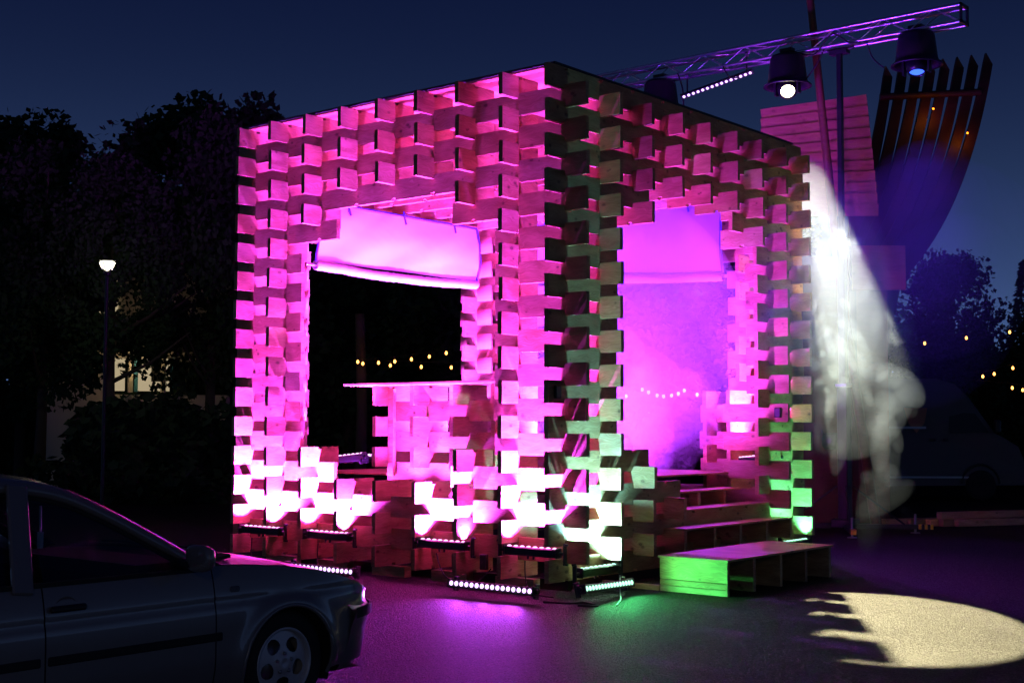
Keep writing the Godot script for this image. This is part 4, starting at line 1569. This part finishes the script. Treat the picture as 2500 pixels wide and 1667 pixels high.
func surroundings() -> void:
	var st: SurfaceTool
	street_lamp("lit street lamp with a white cone-shaped head in front of dark trees", Vector3(-14.2, 0, -4.2), 0.8)
	street_lamp("street lamp across the square behind the viewer, lighting the car's side", Vector3(13.0, 0, 16.5), 3.2)
	# house
	var h := thing("house", "pale house with blue window frames half hidden by the trees", "house", Vector3(-30.4, 0, -17.3))
	h.position = Vector3(8.178, 0, 10.807) + (h.position - Vector3(8.178, 0, 10.807)) * 0.74
	h.basis = towards(Vector3.UP, Vector3(0.63, 0, -0.77))
	st = st_new()
	box(st, Vector3(-0.6, 1.2, -2.0), Vector3(4.6, 2.4, 3.8))
	box(st, Vector3(-2.15, 2.85, -2.0), Vector3(1.5, 0.9, 3.8))
	box(st, Vector3(-0.6, 4.6, -2.0), Vector3(4.6, 2.6, 3.8))
	obj(st, "wall", M.cream, h)
	st = st_new()
	box(st, Vector3(-0.6, 3.62, -1.2), Vector3(4.9, 0.26, 3.0))
	box(st, Vector3(-0.6, 6.0, -1.9), Vector3(5.0, 0.25, 4.6))
	obj(st, "roof", M.tileroof, h)
	var lit := glow(Color(0.88, 0.80, 0.64), 0.55)
	for w in [[-1.15, 0.5, 0.82], [-0.2, 0.85, 0.82]]:
		st = st_new()
		box(st, Vector3(w[0], 2.9, -0.05), Vector3(w[1], w[2], 0.04))
		obj(st, "lit_pane", lit, h)
	st = st_new()
	box(st, Vector3(-0.1, 2.98, 0.0), Vector3(0.3, 0.5, 0.05))
	obj(st, "dark_pane", M.black, h)
	for x in [-0.62, 0.25]:
		st = st_new()
		box(st, Vector3(x, 2.9, 0.02), Vector3(0.09, 0.86, 0.06))
		obj(st, "window_frame", M.teal, h)
	for x in [0.05, -0.75]:
		st = st_new()
		tube(st, [Vector3(x, 2.45, 0.1), Vector3(x, 3.35, 0.1)], 0.07, -1, 10)
		obj(st, "column", M.cream, h)
	st = st_new()
	box(st, Vector3(-1.6, 5.0, -0.08), Vector3(1.0, 1.1, 0.04))
	obj(st, "lit_pane", lit, h)
	omni(h, Vector3(-0.6, 3.2, 0.6), Color(1.0, 0.86, 0.62), 0.22, 0.1)
	# plastic chairs
	chair("white plastic armchair at the left edge beyond the car roof", Vector3(-31.7, 0, -12.4), 1.2)
	chair("white plastic armchair beside a dark plant beyond the car roof", Vector3(-31.9, 0, -14.4), 0.3)
	st = st_new()
	var pm := leaf_crown(12, 1.0, 0.8, 900, 12)
	var pl := thing("potted_plant", "dark bushy plant in front of a white plastic chair", "plant", Vector3(-31.0, 0, -14.3))
	put(pm, "foliage", M.leaf2, pl, Transform3D(Basis.IDENTITY, Vector3(0, 0.25, 0)))
	st = st_new()
	lathe(st, [Vector2(0, 0), Vector2(0.16, 0), Vector2(0.22, 0.34), Vector2(0.18, 0.34), Vector2(0, 0.3)], 12)
	obj(st, "pot", M.rubber, pl)
	# little sign and a glowing lantern
	var sg := thing("notice_board", "small pale notice board on a post in the dark under the trees", "sign", Vector3(-22.5, 0, -12.9))
	st = st_new()
	tube(st, [Vector3.ZERO, Vector3(0, 2.1, 0)], 0.03, -1, 6)
	obj(st, "post", M.blackmetal, sg)
	st = st_new()
	box(st, Vector3(0, 2.26, 0.02), Vector3(0.24, 0.16, 0.02), Basis(Vector3.UP, 0.9))
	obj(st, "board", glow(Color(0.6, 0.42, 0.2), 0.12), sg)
	var gl := thing("garden_lantern", "faint warm lantern glowing low under the trees left of the pavilion", "lantern", Vector3(-21.3, 0, -11.6))
	st = st_new()
	tube(st, [Vector3.ZERO, Vector3(0, 1.9, 0)], 0.03, -1, 6)
	obj(st, "post", M.blackmetal, gl)
	st = st_new()
	lathe(st, [Vector2(0, 1.92), Vector2(0.04, 1.95), Vector2(0.05, 2.0), Vector2(0, 2.06)], 8)
	obj(st, "bulb", glow(Color(1.0, 0.7, 0.35), 2.0), gl)
	omni(gl, Vector3(0, 1.99, 0), Color(1.0, 0.7, 0.35), 0.02, 0.02)

func chair(label: String, at: Vector3, turn: float) -> void:
	var c := thing("plastic_chair", label, "chair", at, "white plastic chairs", turn)
	var st := st_new()
	st.set_smooth_group(1)
	for i in 16:
		for j in 8:
			var q := []
			for cc in [[i, j], [i, j + 1], [i + 1, j + 1], [i + 1, j]]:
				var a: float = lerpf(-1.9, 1.9, cc[0] / 16.0)
				var v: float = cc[1] / 8.0
				var top := 0.62 + 0.22 * pow(cos(a * 0.8), 2.0) if absf(a) < 1.5 else 0.62
				q.append(Vector3(sin(a) * (0.26 + 0.05 * v), lerpf(0.4, top, v), -cos(a) * (0.24 + 0.06 * v)))
			quad(st, q[0], q[1], q[2], q[3])
	obj(st, "backrest", M.plastic, c)
	st = st_new()
	cbox(st, Vector3(0, 0.41, 0.02), Vector3(0.5, 0.03, 0.48), 0.01)
	obj(st, "seat", M.plastic, c)
	for x in [-1.0, 1.0]:
		for z in [-1.0, 1.0]:
			st = st_new()
			tube(st, [Vector3(x * 0.21, 0.4, z * 0.19), Vector3(x * 0.27, 0.0, z * 0.25)], 0.03, 0.02, 6)
			obj(st, "leg", M.plastic, c)

# ------------------------------------------------------------------ smoke
func puff(parent: Node3D, at: Vector3, size: Vector3, density: float, m: FogMaterial = null) -> void:
	var f := FogVolume.new()
	f.name = "smoke_puff"
	f.shape = RenderingServer.FOG_VOLUME_SHAPE_ELLIPSOID
	f.size = size
	f.position = at
	f.rotation = Vector3(rng.randf() * TAU, rng.randf() * TAU, rng.randf() * TAU)
	if m == null:
		m = FogMaterial.new()
		m.albedo = Color(0.96, 0.96, 0.96)
		m.density = density
	f.material = m
	parent.add_child(f, true)

func fogmat(d: float) -> FogMaterial:
	var m := FogMaterial.new()
	m.albedo = Color(0.96, 0.96, 0.96)
	m.density = d
	return m

func wisp(parent: Node3D, at: Vector3, dir: Vector3, n: int, size: float, m: FogMaterial) -> void:
	var p := at
	var d := dir.normalized()
	for k in n:
		var f := FogVolume.new()
		f.name = "smoke_puff"
		f.shape = RenderingServer.FOG_VOLUME_SHAPE_ELLIPSOID
		var s := size * (1.0 - 0.6 * float(k) / n) * rng.randf_range(0.7, 1.2)
		f.size = Vector3(s * 1.9, s, s * 0.8)
		f.transform = Transform3D(towards(d.cross(Vector3(0.3, 0.2, 1.0)).normalized(), d), p)
		f.material = m
		parent.add_child(f, true)
		p += d * s * 0.75
		d = (d + Vector3(rng.randfn(), rng.randfn(), rng.randfn()) * 0.4).normalized()

func smokemat(d: float) -> FogMaterial:   # fine smoke scatters blue a little more than red
	var m := FogMaterial.new()
	m.albedo = Color(0.78, 0.86, 1.0)
	m.density = d
	return m

func smoke() -> void:
	rng.seed = 99
	var s := thing("smoke", "white stage smoke drifting through the lamp beam beside the pavilion", "smoke")
	s.set_meta("kind", "stuff")
	var L := Vector3(-2.07, 7.08, -8.75)
	var d := Vector3(3.09, 0.0, -0.37) - L
	# one long veil along the beam, then many small drifting puffs; few enough on any line that light still gets through
	var along := towards(d.cross(Vector3.UP), d)
	var veil := smokemat(0.024)
	for v in [[0.27, 0.66, 1.8, 0.0, 0.0], [0.36, 0.72, 1.9, 0.12, -0.1], [0.46, 0.77, 1.8, -0.12, 0.1]]:
		var f := FogVolume.new()
		f.name = "smoke_veil"
		f.shape = RenderingServer.FOG_VOLUME_SHAPE_ELLIPSOID
		f.size = Vector3((v[1] - v[0]) * 12.6, v[2], v[2])
		f.transform = Transform3D(along, L + d * ((v[0] + v[1]) / 2.0) + along * Vector3(0, v[3], v[4]))
		f.material = veil
		s.add_child(f, true)
	# drifting streaks, gathered into billows by a noise
	var nz := FastNoiseLite.new()
	nz.seed = 31
	nz.frequency = 0.75
	nz.fractal_octaves = 3
	var tones := [smokemat(0.34), smokemat(0.2), smokemat(0.12), smokemat(0.07), smokemat(0.03)]
	var made := 0
	for k in 4000:
		if made >= 200:
			break
		var t := lerpf(0.44, 0.81, rng.randf())
		var cone := t * 12.6 * tan(deg_to_rad(5.75))
		var a := rng.randf() * TAU
		var rr := cone * 1.05 * sqrt(rng.randf())
		var p := L + d * t + along * Vector3(0, cos(a) * rr, sin(a) * rr)
		var want := 0.02 + 0.9 * maxf(0.0, t - 0.74) + 1.2 * maxf(0.0, 0.56 - t)
		if nz.get_noise_3dv(p) < want + rng.randf() * 0.12:
			continue
		made += 1
		var f := FogVolume.new()
		f.name = "smoke_puff"
		f.shape = RenderingServer.FOG_VOLUME_SHAPE_ELLIPSOID
		var low := clampf((t - 0.66) / 0.12, 0.0, 1.0)
		var w := rng.randf_range(0.05, 0.17) * (1.0 + 1.1 * low)
		f.size = Vector3(w * rng.randf_range(2.2, 5.0 - 1.2 * low), w, w * 1.25)
		var g := Vector3(nz.get_noise_3dv(p * 1.7 + Vector3(9, 0, 0)), nz.get_noise_3dv(p * 1.7 + Vector3(0, 9, 0)), nz.get_noise_3dv(p * 1.7 + Vector3(0, 0, 9)))
		var flow := d.normalized() + g * 1.6
		f.transform = Transform3D(towards(flow.cross(Vector3(0.2, 0.3, 1.0)), flow), p)
		f.material = tones[(0 if w < 0.08 else (1 if w < 0.12 else 2)) if low < 0.3 else (3 if low < 0.8 else 4)]
		s.add_child(f, true)
	var haze := smokemat(0.022)
	for v in [[Vector3(0.45, 4.1, -8.2), Vector3(3.4, 4.2, 3.0)], [Vector3(0.7, 3.3, -8.0), Vector3(2.4, 3.0, 2.2)], [Vector3(0.3, 4.6, -8.4), Vector3(2.2, 2.6, 2.0)]]:
		puff(s, v[0], v[1], 0, haze)
	var i := thing("interior_haze", "pink and violet stage haze filling the pavilion behind the doorway", "smoke")
	i.set_meta("kind", "stuff")
	puff(i, Vector3(-1.5, 2.9, -3.3), Vector3(3.4, 3.4, 3.0), 0, fogmat(0.15))
	puff(i, Vector3(-1.5, 3.6, -3.7), Vector3(2.2, 1.6, 1.8), 0, fogmat(0.07))
	puff(i, Vector3(-1.6, 1.9, -3.3), Vector3(2.4, 1.7, 2.4), 0, fogmat(0.1))
	puff(i, Vector3(-1.2, 1.5, -3.0), Vector3(1.9, 1.0, 1.9), 0, fogmat(0.12))
	var billow := fogmat(0.75)
	var billow2 := fogmat(0.4)
	made = 0
	for k in 4000:
		if made >= 60:
			break
		var p := Vector3(rng.randf_range(-2.4, -0.7), lerpf(1.15, 3.0, pow(rng.randf(), 1.3)), rng.randf_range(-4.3, -2.4))
		if nz.get_noise_3dv(p * 1.3) < 0.06 + 0.1 * rng.randf() + 0.08 * (p.y - 1.2):
			continue
		made += 1
		puff(i, p, Vector3(1.6, 0.8, 1.0) * rng.randf_range(0.13, 0.32), 0, billow if made % 2 == 0 else billow2)

# ------------------------------------------------------------------ scene
func _ready() -> void:
	rng.seed = 12345
	# camera
	var cam := Camera3D.new()
	cam.name = "camera"
	cam.position = Vector3(8.1783, 1.6778, 10.8071)
	cam.rotation = Vector3(deg_to_rad(3.505), deg_to_rad(39.341), deg_to_rad(0.134))
	cam.fov = 28.406
	cam.near = 0.05
	cam.far = 500.0
	cam.current = true
	add_child(cam)
	# sky
	var env := Environment.new()
	env.background_mode = Environment.BG_SKY
	var sky := Sky.new()
	var sm := ProceduralSkyMaterial.new()
	sm.sky_top_color = Color8(6, 13, 46)
	sm.sky_horizon_color = Color8(88, 120, 178)
	sm.sky_curve = 0.062
	sm.ground_bottom_color = Color8(3, 3, 5)
	sm.ground_horizon_color = Color8(10, 12, 18)
	sky.sky_material = sm
	env.sky = sky
	env.tonemap_mode = Environment.TONE_MAPPER_LINEAR
	env.tonemap_exposure = 1.0
	env.volumetric_fog_enabled = true
	env.volumetric_fog_density = 0.0
	env.sdfgi_enabled = true
	env.ssao_enabled = true
	env.ssil_enabled = true
	var we := WorldEnvironment.new()
	we.name = "environment"
	we.environment = env
	add_child(we)
	materials()
	# ground
	var pm := PlaneMesh.new()
	pm.size = Vector2(300, 300)
	var g := put(pm, "asphalt", M.asphalt, self)
	g.set_meta("kind", "structure")
	var pt := st_new()
	var edge := [Vector3(0.9, 0.004, 5.6), Vector3(1.55, 0.004, 3.1), Vector3(2.05, 0.004, 1.62), Vector3(2.62, 0.004, 0.1), Vector3(3.6, 0.004, -2.4), Vector3(6.9, 0.004, -1.4), Vector3(5.6, 0.004, 4.4), Vector3(4.4, 0.004, 7.4)]
	var pv2 := PackedVector2Array()
	for e in edge:
		pv2.append(Vector2(e.x, e.z))
	for ti in Geometry2D.triangulate_polygon(pv2):
		pt.set_uv(pv2[ti] / 2.5 + Vector2(0.31, 0.17))
		pt.set_normal(Vector3.UP)
		pt.set_tangent(Plane(1, 0, 0, 1))
		pt.add_vertex(edge[ti])
	put(pt.commit(), "asphalt_patch", M.asphalt2, self).set_meta("kind", "structure")
	var lw := st_new()
	for q in [[Vector3(-60, 0.02, 8), Vector3(-22.5, 0.02, -3), Vector3(-10.5, 0.02, -19.0), Vector3(-40, 0.02, -45)]]:
		quad(lw, q[0], q[1], q[2], q[3])
	obj(lw, "lawn", M.grass, self).set_meta("kind", "structure")
	pavilion()
	counter()
	step_box()
	lamps()
	blind("white cloth blind with violet hem and rolled bottom in the far left opening", Vector3(-4.5, 4.49, -0.74), Vector3(-4.5, 4.49, -3.84), 0.76, 0.76, Vector3(1, 0, 0), M.hem, M.linen)
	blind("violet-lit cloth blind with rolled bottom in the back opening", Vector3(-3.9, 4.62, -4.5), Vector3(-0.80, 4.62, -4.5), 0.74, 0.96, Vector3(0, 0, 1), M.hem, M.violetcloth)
	car()
	sculpture()
	van()
	timber_pile()
	surroundings()
	bulb_string("string of warm bulbs against dark trees, seen through the window", [Vector3(-13.48, 3.06, -10.2), Vector3(-13.39, 3.02, -10.27), Vector3(-13.12, 3.04, -10.49), Vector3(-12.84, 3.07, -10.72), Vector3(-12.55, 3.12, -10.95), Vector3(-12.24, 3.18, -11.2), Vector3(-11.95, 3.26, -11.44)], [[Vector3(-14.1, 3.3, -10.9)], [Vector3(-10.5, 3.9, -12.6)]])
	bulb_string("lower short string of warm bulbs seen through the window", [Vector3(-12.92, 2.98, -10.66), Vector3(-12.39, 2.95, -11.1), Vector3(-11.87, 2.94, -11.52)], [[Vector3(-14.1, 3.15, -10.9)], [Vector3(-10.3, 3.3, -12.8)]])
	bulb_string("upper string of warm bulbs above the van", [Vector3(-4.49, 3.62, -20.11), Vector3(-3.72, 3.75, -20.73), Vector3(-2.92, 3.89, -21.38)], [[Vector3(-6.0, 3.5, -19.0)], [Vector3(-1.5, 4.2, -22.5)]])
	bulb_string("lower string of warm bulbs beside the van's roof", [Vector3(-3.45, 2.84, -21.02), Vector3(-3.24, 2.9, -21.19), Vector3(-2.89, 3.04, -21.46)], [[Vector3(-4.2, 2.9, -20.4)], [Vector3(-1.5, 3.4, -22.5)]])
	bulb_string("string of warm bulbs in front of the van's windscreen", [Vector3(-2.92, 2.57, -21.48), Vector3(-2.73, 2.52, -21.64)], [[Vector3(-4.2, 2.8, -20.6)], [Vector3(-1.5, 2.9, -22.5)]])
	bulb_string("drooping string of bulbs seen through the smoke in the doorway", [Vector3(-8.88, 2.31, -14.02), Vector3(-8.6, 2.46, -14.24), Vector3(-8.49, 2.4, -14.33), Vector3(-8.35, 2.33, -14.46), Vector3(-8.24, 2.31, -14.55), Vector3(-8.1, 2.33, -14.66), Vector3(-7.98, 2.37, -14.75), Vector3(-7.88, 2.44, -14.84), Vector3(-7.66, 2.35, -15.02)], [[Vector3(-10.0, 2.9, -13.2)], [Vector3(-6.6, 2.9, -15.9)]])
	bulb_string("faint level string of bulbs low in the doorway smoke", [Vector3(-13.05, 2.06, -20.99), Vector3(-12.95, 2.05, -21.07), Vector3(-12.71, 2.04, -21.26), Vector3(-12.48, 2.06, -21.45), Vector3(-12.36, 2.06, -21.56)], [[Vector3(-14.5, 2.5, -19.9)], [Vector3(-11, 2.5, -22.6)]])
	# the trunk by the bulbs
	var tk := thing("bulb_post", "rough wooden post carrying the warm bulbs outside the far opening", "post", Vector3(-14.15, 0, -10.95))
	var st := st_new()
	tube(st, [Vector3.ZERO, Vector3(0.05, 2.0, 0), Vector3(0, 4.2, 0.05)], 0.14, 0.11, 10)
	obj(st, "post", M.bark, tk)
	omni(tk, Vector3(0.55, 3.05, 0.6), Color(1.0, 0.62, 0.25), 0.03, 0.04)
	# cables of the wall lamps
	cable("cable drooping below the wash bar third from the left", [Vector3(-1.36, 0.34, 0.40), Vector3(-1.2, 0.12, 0.44), Vector3(-0.85, 0.05, 0.42), Vector3(-0.75, 0.16, 0.32), Vector3(-0.70, 0.22, 0.3)])
	cable("cable hanging from the wash bar at the near corner", [Vector3(-0.18, 0.34, 0.40), Vector3(-0.12, 0.14, 0.46), Vector3(0.05, 0.05, 0.55), Vector3(0.25, 0.03, 0.5)])
	cable("cable hanging from the second wash bar from the left", [Vector3(-3.16, 0.34, 0.4), Vector3(-3.1, 0.1, 0.45), Vector3(-2.8, 0.03, 0.55)])
	cable("cable hanging from the wash bar at the left end", [Vector3(-4.3, 0.34, 0.4), Vector3(-4.26, 0.1, 0.44), Vector3(-4.1, 0.02, 0.5)])
	cable("pale cable looping from the green wash bar to the ground", [Vector3(0.44, 0.18, -0.34), Vector3(0.5, 0.06, -0.25), Vector3(0.75, 0.012, 0.1), Vector3(0.95, 0.01, 0.45)], 0.007, M.plastic)
	cable("dark cable lying across the asphalt at the near corner", [Vector3(0.3, 0.012, 0.72), Vector3(0.55, 0.012, 0.62), Vector3(0.6, 0.012, 0.5), Vector3(0.85, 0.012, 0.62), Vector3(0.7, 0.012, 0.72)], 0.01)
	cable("cable looping under the lamp with the blue lens", [Vector3(-0.75, 7.72, -8.85), Vector3(-0.62, 7.4, -8.8), Vector3(-0.42, 7.2, -8.75)], 0.012)
	cable("cable hanging beside the lamp casting the beam", [Vector3(-1.45, 7.72, -8.85), Vector3(-1.58, 7.45, -8.8), Vector3(-1.75, 7.22, -8.75)], 0.012)
	cable("black cable draped along the truss between the two lamps", [Vector3(-2.0, 7.74, -8.8), Vector3(-1.6, 7.62, -8.78), Vector3(-1.3, 7.9, -8.8), Vector3(-1.0, 7.70, -8.78), Vector3(-0.75, 7.72, -8.85)], 0.014)
	cable("thin black cable sagging from the truss to the violet bar", [Vector3(-3.3, 7.72, -8.8), Vector3(-3.15, 7.5, -8.75), Vector3(-2.95, 7.45, -8.72)], 0.012)
	cable("black cable hanging behind the roof from the leftmost lamp", [Vector3(-4.2, 7.74, -8.8), Vector3(-4.05, 7.3, -8.75), Vector3(-4.15, 6.4, -8.8)], 0.014)
	trees()
	smoke()
